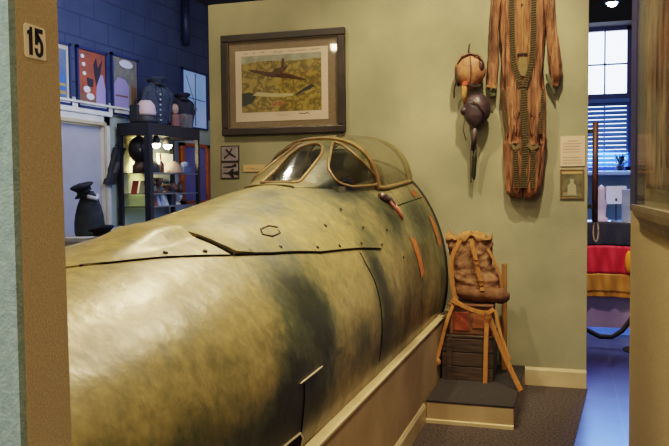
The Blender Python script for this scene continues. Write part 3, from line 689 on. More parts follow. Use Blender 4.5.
c2 = card('silhouette_card', a[0], b[0], b[2], a[2], 'lower small card with black aircraft side and plan silhouettes', 'photo', M['grey_print'], M['dark'])
MB().prism([J(a, .12, .26), J(a, .6, .22), J(a, .85, .08), J(a, .88, .28), J(a, .5, .36), J(a, .15, .32)], 'y', D - .0105, D - .009).build('side_silhouette', M['ink'], parent=c2)
MB().prism([J(a, .12, .66), J(a, .45, .6), J(a, .62, .4), J(a, .72, .4), J(a, .7, .6), J(a, .95, .52), J(a, .95, .82), J(a, .7, .74), J(a, .74, .96), J(a, .63, .96), J(a, .45, .74), J(a, .12, .7)], 'y', D - .0105, D - .009).build('plan_silhouette', M['ink'], parent=c2)
a, b = A(243.5, 165, D), A(264.5, 171.5, D)
c3 = card('caption_label', a[0], b[0], b[2], a[2], 'blank looking tan caption strip right of the small photo cards', 'label', mat('tan_label', C(206, 174, 120), .7))
for i in range(2): scribble(a[0] + .03 + .05 * i, (a[2] + b[2]) / 2 - .006 * i, .06, .008, 8, M['inkbrown'], c3, 'text_line', r=.0012, Y=D - .0085)

# text card and framed photo right of the suit
a, b = A(560.5, 136.5, D), A(585, 166, D)
c4 = card('text_card', a[0], b[0], b[2], a[2], 'pinkish white printed text card on wall right of the flight suit', 'sign', mat('pink_white_card', C(210, 184, 156), .8))
M['textgrey'] = mat('grey_pink_text', C(158, 126, 108), .8)
for i in range(9):
    z = a[2] - .035 - i * .020; x0_, x1_ = a[0] + .018, b[0] - .018 - random.random() * .03 * (i > 0)
    if i == 0: x0_, x1_ = a[0] + .05, b[0] - .05
    if i in (5,): continue
    x = x0_; mb = MB()
    while x < x1_:
        w = random.uniform(.006, .016); mb.box((x, D - .0088, z - .0035), (min(x + w, x1_), D - .008, z + .0035)); x += w + .004
    mb.build('text_line', M['textgrey'], parent=c4)
a, b = A(560, 169.5, D), A(584, 199, D)
c5 = thing('framed_photo', ((a[0] + b[0]) / 2, D, b[2]), 'small dark photo in bronze frame below the printed text card', 'photo')
frame(a[0], b[0], b[2], a[2], .012, D - .012, D - .001, mat('bronze_frame', C(112, 88, 52), .5), c5)
pc = MB().box((a[0] + .01, D - .007, b[2] + .01), (b[0] - .01, D - .004, a[2] - .03)).build('photo_print', mat('dark_green_photo', C(66, 68, 48), .6, col2=C(112, 104, 72), scale=16, detail=6), parent=c5)
MB().box((a[0] + .01, D - .008, a[2] - .032), (b[0] - .01, D - .004, a[2] - .012)).build('title_strip', mat('tan_strip', C(190, 156, 104), .7), parent=c5)
xm = (a[0] + b[0]) / 2; zb = b[2] + .03
MB().prism([(xm - .03, zb), (xm + .03, zb), (xm + .028, zb + .07), (xm + .012, zb + .085), (xm + .014, zb + .115), (xm - .012, zb + .118), (xm - .012, zb + .088), (xm - .03, zb + .07)], 'y', D - .0085, D - .007).build('figure_shape', mat('pale_figure', C(160, 152, 118), .7), parent=pc)
MB().box((a[0] + .02, D - .0083, b[2] + .02), (b[0] - .02, D - .007, b[2] + .05)).build('ground_shape', mat('photo_foreground', C(96, 96, 66), .7, col2=C(140, 130, 96), scale=30), parent=pc)

# ---- flight suit
YS = 5.765
fs_t = thing('flight_suit', (-.36, YS, 1.40), 'rust brown laced pressure flight suit hanging flat on the olive wall', 'flight suit')
def suit_mat(name, c1, c2, sc=14):
    m = mat(name, c1, .75, col2=c2, scale=sc, detail=7, stretch=(1.6, 1, .35), bump=0)
    nt = m.node_tree; N = nt.nodes; L = nt.links; p = N['Principled BSDF']
    n = N.new('ShaderNodeTexNoise'); n.inputs['Scale'].default_value = 22; n.inputs['Detail'].default_value = 4
    tc = N.new('ShaderNodeTexCoord'); mp = N.new('ShaderNodeMapping'); mp.inputs['Scale'].default_value = (1.8, 1, .22); L.new(tc.outputs['Object'], mp.inputs[0]); L.new(mp.outputs[0], n.inputs[0])
    b = N.new('ShaderNodeBump'); b.inputs['Strength'].default_value = 1; b.inputs['Distance'].default_value = .06; L.new(n.outputs['Fac'], b.inputs['Height']); L.new(b.outputs[0], p.inputs['Normal'])
    return m
M['suit'] = suit_mat('rust_brown_suit', C(100, 66, 44), C(164, 112, 76))
def limb(cols, dep=.045, wr=.006, seed=0):
    """loft of flat ovals; cols = (pixel y, left px, right px) on the hanging plane"""
    rg = []; yv = np.array([c[0] for c in cols]); 
    for v in np.linspace(yv[0], yv[-1], int(abs(yv[-1] - yv[0]) / 1.6) + 3):
        l = np.interp(v, yv, [c[1] for c in cols]); r_ = np.interp(v, yv, [c[2] for c in cols])
        p0, p1 = A(l, v, YS), A(r_, v, YS); c = (p0 + p1) / 2; hw = abs(p1[0] - p0[0]) / 2; ring = []
        for k_ in range(40):
            b = 2 * pi * k_ / 40; w = wr * noise.noise(Vector((c[0] * 10 + cos(b) * 3.2, seed, c[2] * 7))) + wr * .7 * noise.noise(Vector((cos(b) * 6, seed + 3, c[2] * 16)))
            ring.append((c[0] + (hw + w * .4) * cos(b), YS + (min(dep, hw * .9) + w * 1.6) * copysign(abs(sin(b)) ** .8, sin(b)), c[2]))
        rg.append(ring)
    return rg
sb = MB()
sb.loft(limb([(-62, 516, 531), (-55, 507, 540), (-40, 501, 547), (-10, 500, 546.5), (31, 500, 545.5), (67, 503, 543), (85, 501, 544.5), (96, 500, 545.5), (104, 501, 545.5)], .055, .008, 1))
sb.loft(limb([(-52, 504, 514), (-40, 495, 510), (-20, 492.5, 505), (0, 491.5, 502), (31, 489.5, 499), (56, 488, 499), (78, 487, 498), (88, 487, 497)], .045, .01, 2))
sb.loft(limb([(-52, 532, 543), (-40, 537, 551), (-20, 541, 553), (0, 544, 555), (29, 546, 557), (50, 547, 560), (65, 549, 562.5), (76, 550, 562), (87, 552, 558)], .045, .01, 3))
sb.loft(limb([(92, 500, 525), (117, 502.5, 524), (138, 505, 523), (144, 503, 523), (150, 503, 523), (165, 504, 523), (185, 505, 522.5), (192, 506, 522.5), (197.5, 511, 522)], .055, .012, 4))
sb.loft(limb([(92, 520, 546), (117, 522, 546), (135, 523, 546), (141, 523, 547.5), (150, 523, 545.5), (170, 523, 544), (185, 523, 541.5), (193, 523, 540), (198.5, 524, 534)], .055, .012, 5))
sb.build('garment', M['suit'], parent=fs_t, smooth=True)
FY = YS - .068
M['lace'] = mat('olive_yellow_lacing', C(124, 108, 62), .8)
M['laceback'] = mat('dark_lacing_strip', C(46, 42, 26), .9)
def lacing(pts, w=.034, step=.016, n='lacing_strip'):
    P_ = [A(x, y, FY) for x, y in pts]
    o = MB().tube(P_, 0, flat=(w, .006), nrm=(0, -1, 0)).build(n, M['laceback'], parent=fs_t)
    mb = MB(); 
    for p0, p1 in zip(P_, P_[1:]):
        L_ = np.linalg.norm(p1 - p0); k_ = max(1, int(L_ / step)); d_ = (p1 - p0) / L_; s_ = np.array([d_[2], 0, -d_[0]])
        for i in range(k_):
            c = p0 + (p1 - p0) * (i + .5) / k_; mb.tube([c - s_ * w * .62 + np.array([0, -.005, 0]), c + s_ * w * .62 + d_ * step * .35 + np.array([0, -.005, 0])], .0019, 5)
    mb.build('laces', M['lace'], parent=o)
lacing([(511.5, -40), (511.5, 0), (512, 20), (512.5, 45), (514, 62), (517, 75), (521, 87)])
lacing([(534, -40), (534, 0), (533.5, 20), (533, 45), (531.5, 62), (528.5, 75), (525, 87)])
lacing([(523.5, 88), (524, 110), (525, 128), (525.5, 145), (524.5, 168), (523.5, 188)], .044)
lacing([(503.5, 90), (506, 112), (507.5, 134)], .02)
lacing([(543, 90), (541.5, 112), (541, 134)], .02)
lacing([(515, 148), (515.5, 168), (516, 188)], .03)
lacing([(533, 148), (533, 168), (532, 188)], .03)
M['suitlight'] = suit_mat('light_brown_front_panel', C(132, 88, 54), C(160, 114, 72))
MB().tube([A(522.5, y, FY + .004) for y in (-45, 0, 30, 54)], 0, flat=(.075, .006), nrm=(0, -1, 0)).build('front_panel', M['suitlight'], parent=fs_t, bevel=.003)
MB().tube([A(522.5, y, FY - .002) for y in (-45, 0, 30, 50)], .0035, 6).build('zip', mat('zip_metal', C(196, 150, 92), .4, metal=.5), parent=fs_t)
MB().blob(A(522, 5, FY - .006), (.007, .005, .012)).build('zip_pull', M['ink'], parent=fs_t, smooth=True)
MB().tube([A(518, 54, FY), A(527, 53.5, FY)], 0, flat=(.012, .006), nrm=(0, -1, 0)).build('pocket_slit', M['ink'], parent=fs_t)
MB().prism([tuple(A(x, y, FY)[[0, 2]]) for x, y in ((519, 57), (527, 57), (527.5, 70), (525, 76), (521, 76), (518.5, 70))], 'y', FY - .004, FY + .004).build('waist_pocket', mat('olive_pocket', C(128, 108, 62), .8, col2=C(104, 92, 54), scale=40), parent=fs_t)
for pts in ([(504, 30), (503, 60), (505, 90)], [(541, 30), (541, 60), (541, 90)], [(512, 100), (513, 125), (511, 145)], [(537, 100), (537, 125), (539, 145)], [(518, 150), (520, 170), (520, 192)], [(528, 150), (527, 170), (527, 192)]):
    MB().tube([A(x, y, FY + .006) for x, y in pts], [.003, .012, .003], 8).build('cloth_fold', M['suit'], parent=fs_t, smooth=True)
for (pl2, nm) in (([(503, 88), (514, 86), (521, 92), (520, 112), (512, 118), (504, 110)], 'hip_flap'), ([(543, 88), (533, 86), (526.5, 92), (527, 112), (535, 118), (542, 110)], 'hip_flap')):
    MB().prism([tuple(A(x, y, FY)[[0, 2]]) for x, y in pl2], 'y', FY + .006, FY + .020).build(nm, M['suit'], parent=fs_t, bevel=.004)
for i, (x, y0_, y1_) in enumerate(((509, 96, 138), (517, 98, 136), (531, 98, 136), (538, 96, 138), (510, 150, 190), (520, 148, 192), (528, 148, 192), (538, 150, 190))):
    MB().tube([A(x + 1.4 * sin(q * 5 + i), y0_ + (y1_ - y0_) * q, FY + .012) for q in np.linspace(0, 1, 12)], [.004 + .009 * sin(pi * q) for q in np.linspace(0, 1, 12)], 8).build('cloth_fold', M['suit'], parent=fs_t, smooth=True)
for (xa, xb, y) in ((511, 520, 147), (528, 538, 147)):
    MB().tube([A(xa, y - 3, FY), A((xa + xb) / 2, y + 2, FY - .004), A(xb, y - 2, FY)], 0, flat=(.03, .008), nrm=(0, -1, 0)).build('knee_band', mat('olive_knee_band', C(112, 96, 58), .8, col2=C(70, 60, 38), scale=60), parent=fs_t)
# wrinkle bands at the knees
for (x0_, x1_, y) in ((503, 522, 141), (524, 547, 142)):
    MB().tube([A(x0_ + (x1_ - x0_) * u, y + 2.5 * sin(u * pi), YS - .055 * sin(pi * min(max(u, .08), .92))) for u in np.linspace(0, 1, 14)], [.004 + .010 * sin(pi * u) for u in np.linspace(0, 1, 14)], 8).build('knee_fold', M['suit'], parent=fs_t, smooth=True)
M['cuff'] = mat('grey_green_cuff', C(96, 98, 74), .9, col2=C(78, 80, 60), scale=30)
MB().loft(limb([(87, 488, 497), (92, 488, 497), (97, 490, 496)], .025, .003, 7)).build('cuff_liner', M['cuff'], parent=fs_t, smooth=True)
MB().loft(limb([(74, 545, 550), (80, 546.5, 553), (88, 551, 555), (95, 554, 556)], .02, .003, 8)).build('cuff_liner', M['cuff'], parent=fs_t, smooth=True)
for xa, xb, y in ((486.5, 497.5, 86), ):
    MB().tube([A(xa, y, YS - .04), A((xa + xb) / 2, y + 1, YS - .05), A(xb, y, YS - .04)], 0, flat=(.018, .008), nrm=(0, -1, 0)).build('cuff_band', M['suitlight'], parent=fs_t)
MB().tube([A(x, -52, YS) for x in (503, 523, 544)], .008, 8).build('hanger_rod', M['black'], parent=fs_t)

# ---- helmets
YH = 5.72
def hook(x, y, par, Yf=YH):
    p = A(x, y, D); MB().tube([(p[0], D, p[2]), (p[0], Yf, p[2]), (p[0], Yf, p[2] + .02)], .006, 6).build('wall_peg', M['dark'], parent=par)
M['leather'] = mat('tan_leather', C(140, 92, 58), .6, col2=C(172, 122, 82), scale=14, detail=6, bump=.4, bscale=40)
h1 = thing('leather_flying_helmet', tuple(A(469, 92, YH)), 'tan leather flying helmet with dark trim hanging upper left of suit', 'helmet')
c = A(470, 71, YH)
def hfn(d):
    w = 1 + .05 * noise.noise(Vector(tuple(d * 3))); x, y, z = d * w
    if z < -.3: x *= 1 - .35 * (-.3 - z); 
    return (x, y, z)
MB().blob(c, (.115, .085, .135), 28, 18, hfn).build('leather_shell', M['leather'], parent=h1, smooth=True)
M['darkleather'] = mat('dark_leather', C(62, 44, 36), .5, col2=C(88, 62, 48), scale=12)
MB().blob(A(458.5, 75, YH - .01), (.028, .05, .085), 16, 10).build('ear_flap', M['darkleather'], parent=h1, smooth=True)
MB().blob(A(481, 66, YH - .03), (.024, .04, .05), 16, 10).build('ear_cup', M['darkleather'], parent=h1, smooth=True)
MB().tube([A(458, 64, YH - .05), A(462, 57, YH - .06), A(470, 53.5, YH - .065), A(478, 55.5, YH - .06), A(482, 62, YH - .05)], .008, 8).build('goggle_band', M['darkleather'], parent=h1, smooth=True)
MB().tube([A(470, 57, YH - .075), A(471, 66, YH - .095), A(471, 76, YH - .09), A(470, 84, YH - .07)], .004, 6).build('crown_seam', M['darkleather'], parent=h1, smooth=True)
MB().tube([A(465, 82, YH - .06), A(464.5, 88, YH - .065), A(464, 95, YH - .06), A(464.5, 104, YH - .04)], [.014, .022, .018, .010], 10).build('neck_flap', mat('yellow_tan_flap', C(176, 124, 70), .7, col2=C(196, 146, 84), scale=30), parent=h1, smooth=True)
MB().tube([A(464, 82, YH - .08), A(466, 85, YH - .08)], 0, flat=(.035, .012), nrm=(0, -1, 0)).build('red_tab', mat('red_tab', C(190, 70, 40), .6), parent=h1)
MB().tube([A(467, 83, YH - .08), A(474, 86, YH - .08), A(481, 85, YH - .07)], 0, flat=(.014, .005), nrm=(0, -1, 0)).build('chin_strap', M['ink'], parent=h1)
MB().tube([A(457, 78, YH), A(454, 90, YH + .03), A(454, 98, YH + .04)], .006, 6).build('loose_cord', M['darkleather'], parent=h1, smooth=True)
MB().tube([A(469, 55, YH), A(469, 46, D - .02), A(470, 44, D)], .004, 6).build('hanging_loop', M['ink'], parent=h1, smooth=True)
h2 = thing('dark_flying_helmet', tuple(A(475, 135, YH)), 'dark purple brown flying helmet with hose hanging below the tan one', 'helmet')
M['aub'] = mat('aubergine_leather', C(50, 40, 44), .4, col2=C(74, 60, 60), scale=14, detail=5, bump=.3, bscale=30)
c = A(476.5, 112, YH)
def hfn2(d):
    w = 1 + .05 * noise.noise(Vector(tuple(d * 2.6 + 4))); x, y, z = d * w
    if z < 0: x *= 1 - .62 * (-z) ** 1.6
    return (x, y, z)
MB().blob(c, (.104, .085, .145), 28, 18, hfn2).build('leather_shell', M['aub'], parent=h2, smooth=True)
MB().blob(A(464.5, 111, YH - .02), (.034, .04, .035), 14, 10).build('ear_cup', M['aub'], parent=h2, smooth=True)
MB().tube([A(470, 100, YH - .085), A(478, 104, YH - .095), A(484, 114, YH - .075)], .006, 6).build('crown_seam', M['darkleather'], parent=h2, smooth=True)
MB().tube([A(475, 128, YH - .03), A(474, 140, YH - .02), A(473, 150, YH)], .02, 10).build('oxygen_hose', M['aub'], parent=h2, smooth=True)
MB().tube([A(475, 147, YH), A(474.5, 160, YH + .02), A(473.5, 176, YH + .03), A(474, 180, YH + .03)], [.014, .018, .015, .005], 8).build('hose_tail', mat('dark_green_hose', C(44, 46, 32), .5), parent=h2, smooth=True)
MB().tube([A(471, 132, YH), A(470.5, 155, YH + .03), A(471, 183, YH + .05)], .005, 6).build('loose_strap', mat('grey_strap', C(120, 112, 86), .8), parent=h2, smooth=True)
MB().tube([A(465, 118, YH), A(463, 130, YH + .03), A(466, 140, YH + .05), A(468, 138, YH + .05)], .004, 6).build('loose_cord', mat('grey_cord', C(108, 106, 84), .8), parent=h2, smooth=True)

# ================================================================== NEAR PARTITIONS
# number plate 15 on the left pillar
np_ = thing('number_plate', (-.75, .94, 1.69), 'white outlined black number 15 on the tan pillar', 'sign')
y0, y1, z0, z1 = .9155, .9625, 1.690, 1.7385
MB().prism([(y0 + .003, z0), (y1 - .002, z0 + .0005), (y1, z0 + .003), (y1 - .001, z1 - .004), (y1 - .004, z1 - .001), (y0 + .004, z1), (y0, z1 - .004), (y0 + .001, z0 + .003)], 'x', -.7499, -.7490).build('white_backing', mat('pale_pink_white', C(240, 222, 196), .6), parent=np_)
def ytxt(poly, name):
    MB().prism(poly, 'x', -.749, -.7484).build(name, M['ink'], parent=np_)
ya = .921
ytxt([(ya + .004, z0 + .004), (ya + .0115, z0 + .004), (ya + .0115, z1 - .004), (ya + .0065, z1 - .004), (ya + .0055, z1 - .008), (ya + .0005, z1 - .011), (ya + .0005, z1 - .016), (ya + .004, z1 - .0145)], 'digit_1')
yb = .937; w5 = .019
def arc(cx, cz, rx, rz, a0, a1, n=12): return [(cx + rx * cos(a), cz + rz * sin(a)) for a in np.linspace(a0, a1, n)]
zc5 = z0 + .0165
out5 = [(yb + w5 - .001, z1 - .004), (yb + .001, z1 - .004), (yb + .001, z0 + .0205), (yb + .0065, z0 + .0205)] + arc(yb + .0095, zc5 + .003, .0032, .006, pi * .85, 0, 6) + arc(yb + .0095, zc5 - .002, .0032, .006, 0, -pi, 8) + [(yb + .0063, z0 + .0155), (yb, z0 + .0155)] + arc(yb + .0095, zc5 - .002, .0095, .0115, pi, 2 * pi, 12) + arc(yb + .0095, zc5 + .003, .0095, .012, 0, pi * .62, 8) + [(yb + .0065, zc5 + .0135), (yb + .0065, z1 - .0105), (yb + w5 - .001, z1 - .0105)]
ytxt(out5, 'digit_5')

# framed case on the right wall
rc = thing('framed_display_case', (.315, 4.6, 1.27), 'deep dark framed glazed case on the beige right wall', 'display case')
yfar = 4.16; ynear = 1.75; zb0, zt0 = at(634, 226, 'y', 4.16)[2] + .03, 3.2; dp = .05
rc.rotation_euler.z = TILT
M['navy'] = mat('dark_navy_frame', C(26, 36, 84), .5)
M['ledge'] = mat('grey_beige_moulding', C(122, 110, 84), .5, col2=C(140, 126, 98), scale=10)
XR = .315
MB().box((XR - dp, yfar - .22, zb0 + .05), (XR, yfar + .0, zt0)).build('side_rail', M['navy'], parent=rc, bevel=.004)
MB().box((XR - dp, ynear - .05, zb0 + .05), (XR, ynear, zt0)).build('side_rail', M['navy'], parent=rc, bevel=.004)
MB().prism([(XR, zb0 - .03), (XR - .012, zb0 - .03), (XR - .02, zb0 + .0), (XR - .045, zb0 + .03), (XR - .055, zb0 + .06), (XR - .06, zb0 + .085), (XR, zb0 + .085)], 'y', ynear - .06, yfar - .12).build('bottom_moulding', M['ledge'], parent=rc)
MB().box((XR - dp, ynear, zt0 - .06), (XR, yfar, zt0)).build('top_rail', M['navy'], parent=rc, bevel=.004)
MB().box((XR - .006, ynear, zb0 + .08), (XR - .001, yfar - .22, zt0 - .06)).build('backing_board', mat('olive_grey_backing', C(138, 128, 96), .85, col2=C(150, 138, 106), scale=30), parent=rc)
MB().box((XR - dp + .004, ynear, zb0 + .08), (XR - dp + .007, yfar - .22, zt0 - .06)).build('glazing', glass('low_glare_glass', (.95, .95, .93, 1), .02, (.8, .75, .6, 1), .22), parent=rc)  # reflection kept weak so the shape standing in for it shows
M['suitreflection'] = suit_mat('streaked_suit_reflection', C(70, 50, 34), C(150, 116, 84), 10)  # brown streaks imitate the flight suit mirrored in the case glass
gm = thing('suit_reflection', (.315, 4.6, 1.55), 'streaked brown shape added as the flight suit reflection in the wall case', 'garment')  # solid shape added in place of the suit's reflection
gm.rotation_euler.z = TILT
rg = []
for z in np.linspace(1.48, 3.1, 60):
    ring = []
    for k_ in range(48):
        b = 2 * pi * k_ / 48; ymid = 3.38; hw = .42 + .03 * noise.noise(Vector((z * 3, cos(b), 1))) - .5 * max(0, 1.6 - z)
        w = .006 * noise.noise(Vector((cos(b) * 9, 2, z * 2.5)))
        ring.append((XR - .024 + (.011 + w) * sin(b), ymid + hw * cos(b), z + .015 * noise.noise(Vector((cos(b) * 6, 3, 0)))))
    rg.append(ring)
MB().loft(rg).build('reflection_body', M['suitreflection'], parent=gm, smooth=True)
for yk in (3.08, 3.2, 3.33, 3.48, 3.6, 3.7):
    MB().tube([(XR - .034 + .004 * noise.noise(Vector((yk, 0, z * 3))), yk + .03 * noise.noise(Vector((yk * 5, 1, z * 2))), z) for z in np.linspace(1.56, 3.05, 24)], .006, 6).build('reflection_fold', M['suitreflection'], parent=gm, smooth=True)

# ================================================================== PASSAGE, RIGHT
# draped flag on a table
YT = 8.0
f0, f1 = A(600, 226, YT), A(600, 298, YT)
tb = thing('draped_table', (.6, YT + .4, 0), 'white topped table behind the black red gold flag', 'table')
MB().box((-.2, YT + .03, f0[2] - .02), (1.9, YT + .9, f0[2] + .02)).build('table_top', M['white'], parent=tb, bevel=.006)
MB().box((-.15, YT + .10, .05), (1.85, YT + .13, f0[2] - .03)).build('front_skirt', mat('purple_grey_panel', C(176, 152, 168), .7, col2=C(160, 138, 158), scale=3), parent=tb)
for (x, y) in ((-.12, YT + .1), (1.8, YT + .1), (-.12, YT + .82), (1.8, YT + .82)):
    MB().box((x, y, -.008), (x + .05, y + .05, f0[2] - .02)).build('leg', M['dark'], parent=tb)
fl = thing('tricolour_flag', (.6, YT, f1[2]), 'black red and gold flag with fringe hung along the table front', 'flag')
zt_, z1_, z2_, z3_ = A(610, 223, YT)[2], A(610, 247, YT)[2], A(610, 275, YT)[2], A(610, 293, YT)[2]; zf = A(610, 298, YT)[2]
def cloth(z0, z1, m, name):
    vs_ = []; fs_ = []; nx, nz = 120, 10
    for i in range(nx + 1):
        x = -.15 + 2.0 * i / nx
        for j in range(nz + 1):
            z = z0 + (z1 - z0) * j / nz; hgt = (zt_ - z)
            vs_.append((x, YT - .018 + (.012 * sin(x * 34 + hgt * 9) + .008 * sin(x * 61 - hgt * 14)) * min(1, hgt * 3), z + .015 * sin(x * 5)))
    for i in range(nx):
        for j in range(nz): q = i * (nz + 1) + j; fs_.append((q, q + 1, q + nz + 2, q + nz + 1))
    o = MB().add(vs_, fs_).build(name, m, parent=fl, smooth=True); md = o.modifiers.new('s', 'SOLIDIFY'); md.thickness = .003; return o
cloth(z1_, zt_, mat('black_cloth', C(38, 38, 46), .8), 'black_band')
cloth(z2_, z1_, mat('red_cloth', C(196, 30, 44), .7), 'red_band')
cloth(z3_, z2_, mat('gold_cloth', C(180, 122, 34), .7), 'gold_band')
cloth(zf, z3_, mat('gold_fringe', C(196, 132, 30), .8, col2=C(150, 96, 20), scale=60, stretch=(3, 1, .1)), 'fringe')
p = A(629, 262, YT - .06)
MB().blob(p, (.04, .03, .11)).build('tassel', mat('orange_tassel', C(214, 130, 20), .7), parent=fl, smooth=True)
# rope barrier
rb = thing('rope_barrier', (.35, 7.3, 0), 'black sagging barrier rope on floor posts before the flag', 'rope barrier')
YR = 7.3
pts = [A(x, y, YR) for x, y in ((570, 322), (589, 331), (600, 336.5), (612, 337), (622, 331), (629, 322), (640, 305))]
MB().tube(pts, .022, 8).build('rope', M['black'], parent=rb, smooth=True)
for p in (pts[0], pts[-1]):
    MB().lathe([(.14, -.008), (.14, .01), (.03, .03), (.022, .05), (.022, p[2] + .1), (.035, p[2] + .12), (.03, p[2] + .16), (.001, p[2] + .17)], (p[0], p[1], 0)).build('post', M['dark'], parent=rb, smooth=True)
# hanging wooden pole at the wall edge
YP = 5.90
q0, q1 = at(595, 122, 'y', YP), at(597.5, 222, 'y', YP)
hp = thing('wooden_pole', tuple(q1), 'dark reddish wooden pole with rope loop fixed at end of olive wall', 'pole')
MB().tube([(q0[0] + .004, YP, q0[2]), (q0[0] + .004, YP, q1[2])], .021, 12).build('shaft', mat('red_brown_wood', C(92, 58, 44), .5, col2=C(70, 44, 36), scale=8), parent=hp, smooth=True)
lp = [(q0[0] + .012 + .018 * cos(a), YP, q1[2] - .07 + .075 * sin(a)) for a in np.linspace(0, 2 * pi, 20)]
MB().tube(lp + lp[1:2], .006, 6).build('rope_loop', mat('pale_rope', C(176, 150, 128), .8), parent=hp, smooth=True)
for zz in (q0[2] - .08, q1[2] + .1): MB().box((.105, YP - .012, zz), (q0[0] + .004, YP + .012, zz + .03)).build('bracket', M['dark'], parent=hp)
# things on the table / far shelf
fz = f0[2] + .02
def onT(px_, Y): return A(px_, 220, Y)[0]
wbx = thing('white_card_stand', (onT(616, 8.55), 8.55, fz), 'white square notice standing on the flag table', 'sign')
x_ = onT(616, 8.55); zt2 = A(616, 186, 8.55)[2]; zb2 = A(616, 204, 8.55)[2]
MB().box((x_ - .10, 8.55, zb2), (x_ + .10, 8.562, zt2)).build('card', mat('pale_blue_white', C(206, 210, 224), .6), parent=wbx)
MB().tube([(x_, 8.57, fz), (x_, 8.57, zt2)], .008, 6).build('prop', M['dark'], parent=wbx)
MB().box((x_ - .05, 8.53, fz), (x_ + .05, 8.62, fz + .012)).build('foot', M['dark'], parent=wbx)
MB().box((x_ - .01, 8.546, zb2 + .03), (x_ + .01, 8.549, zb2 + .06)).build('dark_mark', M['ink'], parent=wbx)
M['bust'] = mat('lilac_white_china', C(186, 168, 186), .5)
fgx = onT(601, 8.35)
fg = MB().lathe([(.001, 0), (.07, 0), (.07, .04), (.045, .06), (.05, .16), (.06, .2), (.035, .26), (.045, .31), (.04, .36), (.001, .39)], (fgx, 8.35, fz))
fg.build('white_vase', M['bust'], loc=(fgx, 8.35, fz), smooth=True, label='pale lilac rounded vase on the flag table near the pole', cat='vase')
x_ = onT(628, 8.5)
MB().box((x_ - .06, 8.45, fz), (x_ + .1, 8.62, fz + .34)).build('grey_box', mat('grey_blue_box', C(120, 130, 150), .6, col2=C(140, 150, 168), scale=9), loc=(x_, 8.53, fz), bevel=.006, label='grey blue box at right end of the flag table', cat='box')
# plant on the sill
x_ = A(620, 170, YF - .08)[0]
pltt = thing('potted_plant', (x_, YF - .08, wb), 'small dark potted plant on the far window sill', 'plant')
MB().lathe([(.05, 0), (.065, .09), (.055, .09), (.05, .08)], (x_, YF - .08, wb), 14).build('pot', M['dark'], parent=pltt, smooth=True)
mb = MB()
for i in range(26):
    a = random.uniform(0, 2 * pi); l = random.uniform(.08, .2); e_ = random.uniform(.1, 1.2); p0 = np.array([x_, YF - .08, wb + .08]); dv = np.array([cos(a) * cos(e_), sin(a) * cos(e_) * .4, sin(e_)]) * l; s_ = np.array([-sin(a), cos(a), 0]) * .02
    mb.add([p0, p0 + dv * .6 + s_, p0 + dv, p0 + dv * .6 - s_], [(0, 1, 2, 3)])
mb.build('foliage', mat('dark_leaf', C(40, 60, 50), .6), parent=pltt)
# track spotlight in the passage
sp = A(612, 3, 9.0)
sl = thing('spotlight', tuple(sp), 'glaring white ceiling spotlight above the passage window', 'spotlight')
MB().lathe([(.03, .16), (.07, .14), (.075, .0), (.06, .0), (.05, .1)], tuple(sp), 16).build('housing', M['dark'], parent=sl, smooth=True)
MB().blob(tuple(sp + np.array([0, 0, .0])), (.055, .055, .04)).build('bulb', mat('lit_bulb', (1, .93, .8, 1), .4, emit=25), parent=sl, smooth=True)
MB().tube([tuple(sp + np.array([0, 0, .15])), (sp[0], sp[1], 4.5)], .015, 8).build('stem', M['dark'], parent=sl)

# ================================================================== LEFT GALLERY
def poster(name, q, label, m, fm, fwid=.035, extra=None):
    """q = photo corners of a picture hung on the blue wall"""
    (x0, yt), (x1, yb) = q; a, b = at(x0, yt, 'x', XL), at(x1, yb, 'x', XL); ya, yb_ = a[1], b[1]; z1 = a[2]; z0 = b[2]
    t_ = thing(name, (XL, (ya + yb_) / 2, z0), label, 'poster'); mb = MB()
    for lo, hi in (((ya, z0), (yb_, z0 + fwid)), ((ya, z1 - fwid), (yb_, z1)), ((ya, z0), (ya + fwid, z1)), ((yb_ - fwid, z0), (yb_, z1))): mb.box((XL, lo[0], lo[1]), (XL + .035, hi[0], hi[1]))
    mb.build('frame', fm, parent=t_)
    pr = MB().box((XL, ya + fwid, z0 + fwid), (XL + .015, yb_ - fwid, z1 - fwid)).build('print', m, parent=t_)
    def sh(poly, mm, nm, k=0):
        MB().prism([(ya + fwid + u * (yb_ - ya - 2 * fwid), z0 + fwid + v * (z1 - z0 - 2 * fwid)) for u, v in poly], 'x', XL + .015, XL + .018 + .001 * k).build(nm, mm, parent=pr)
    if extra: extra(sh)
    return t_
def ell(cx, cz, rx, rz, n=18): return [(cx + rx * cos(2 * pi * k_ / n), cz + rz * sin(2 * pi * k_ / n)) for k_ in range(n)]
M['bluef'] = mat('dark_blue_frame', C(34, 46, 84), .5)
cyan = mat('poster_blue', C(60, 104, 168), .6); gold = mat('poster_gold', C(170, 140, 70), .6)
poster('framed_poster', ((40, 36), (70, 106)), 'blue poster with cream border partly hidden by tan pillar', mat('poster_cream', C(182, 172, 150), .6), M['bluef'], .03,
       lambda s: (s([(.1, .08), (.9, .08), (.9, .92), (.1, .92)], mat('poster_mid_blue', C(74, 96, 140), .6, col2=C(110, 116, 110), scale=5), 'blue_field'), s([(.55, .1), (.85, .1), (.85, .5), (.6, .45)], cyan, 'figure', 1), s([(.6, .14), (.85, .14), (.85, .2), (.6, .2)], gold, 'caption', 2), s([(.6, .28), (.85, .28), (.85, .33), (.6, .33)], gold, 'caption', 2)))
wht = mat('poster_white', C(220, 214, 216), .6); lil = mat('poster_lilac', C(158, 142, 180), .6); blk = mat('poster_black', C(50, 40, 46), .6); brn = mat('poster_brown', C(120, 84, 60), .6)
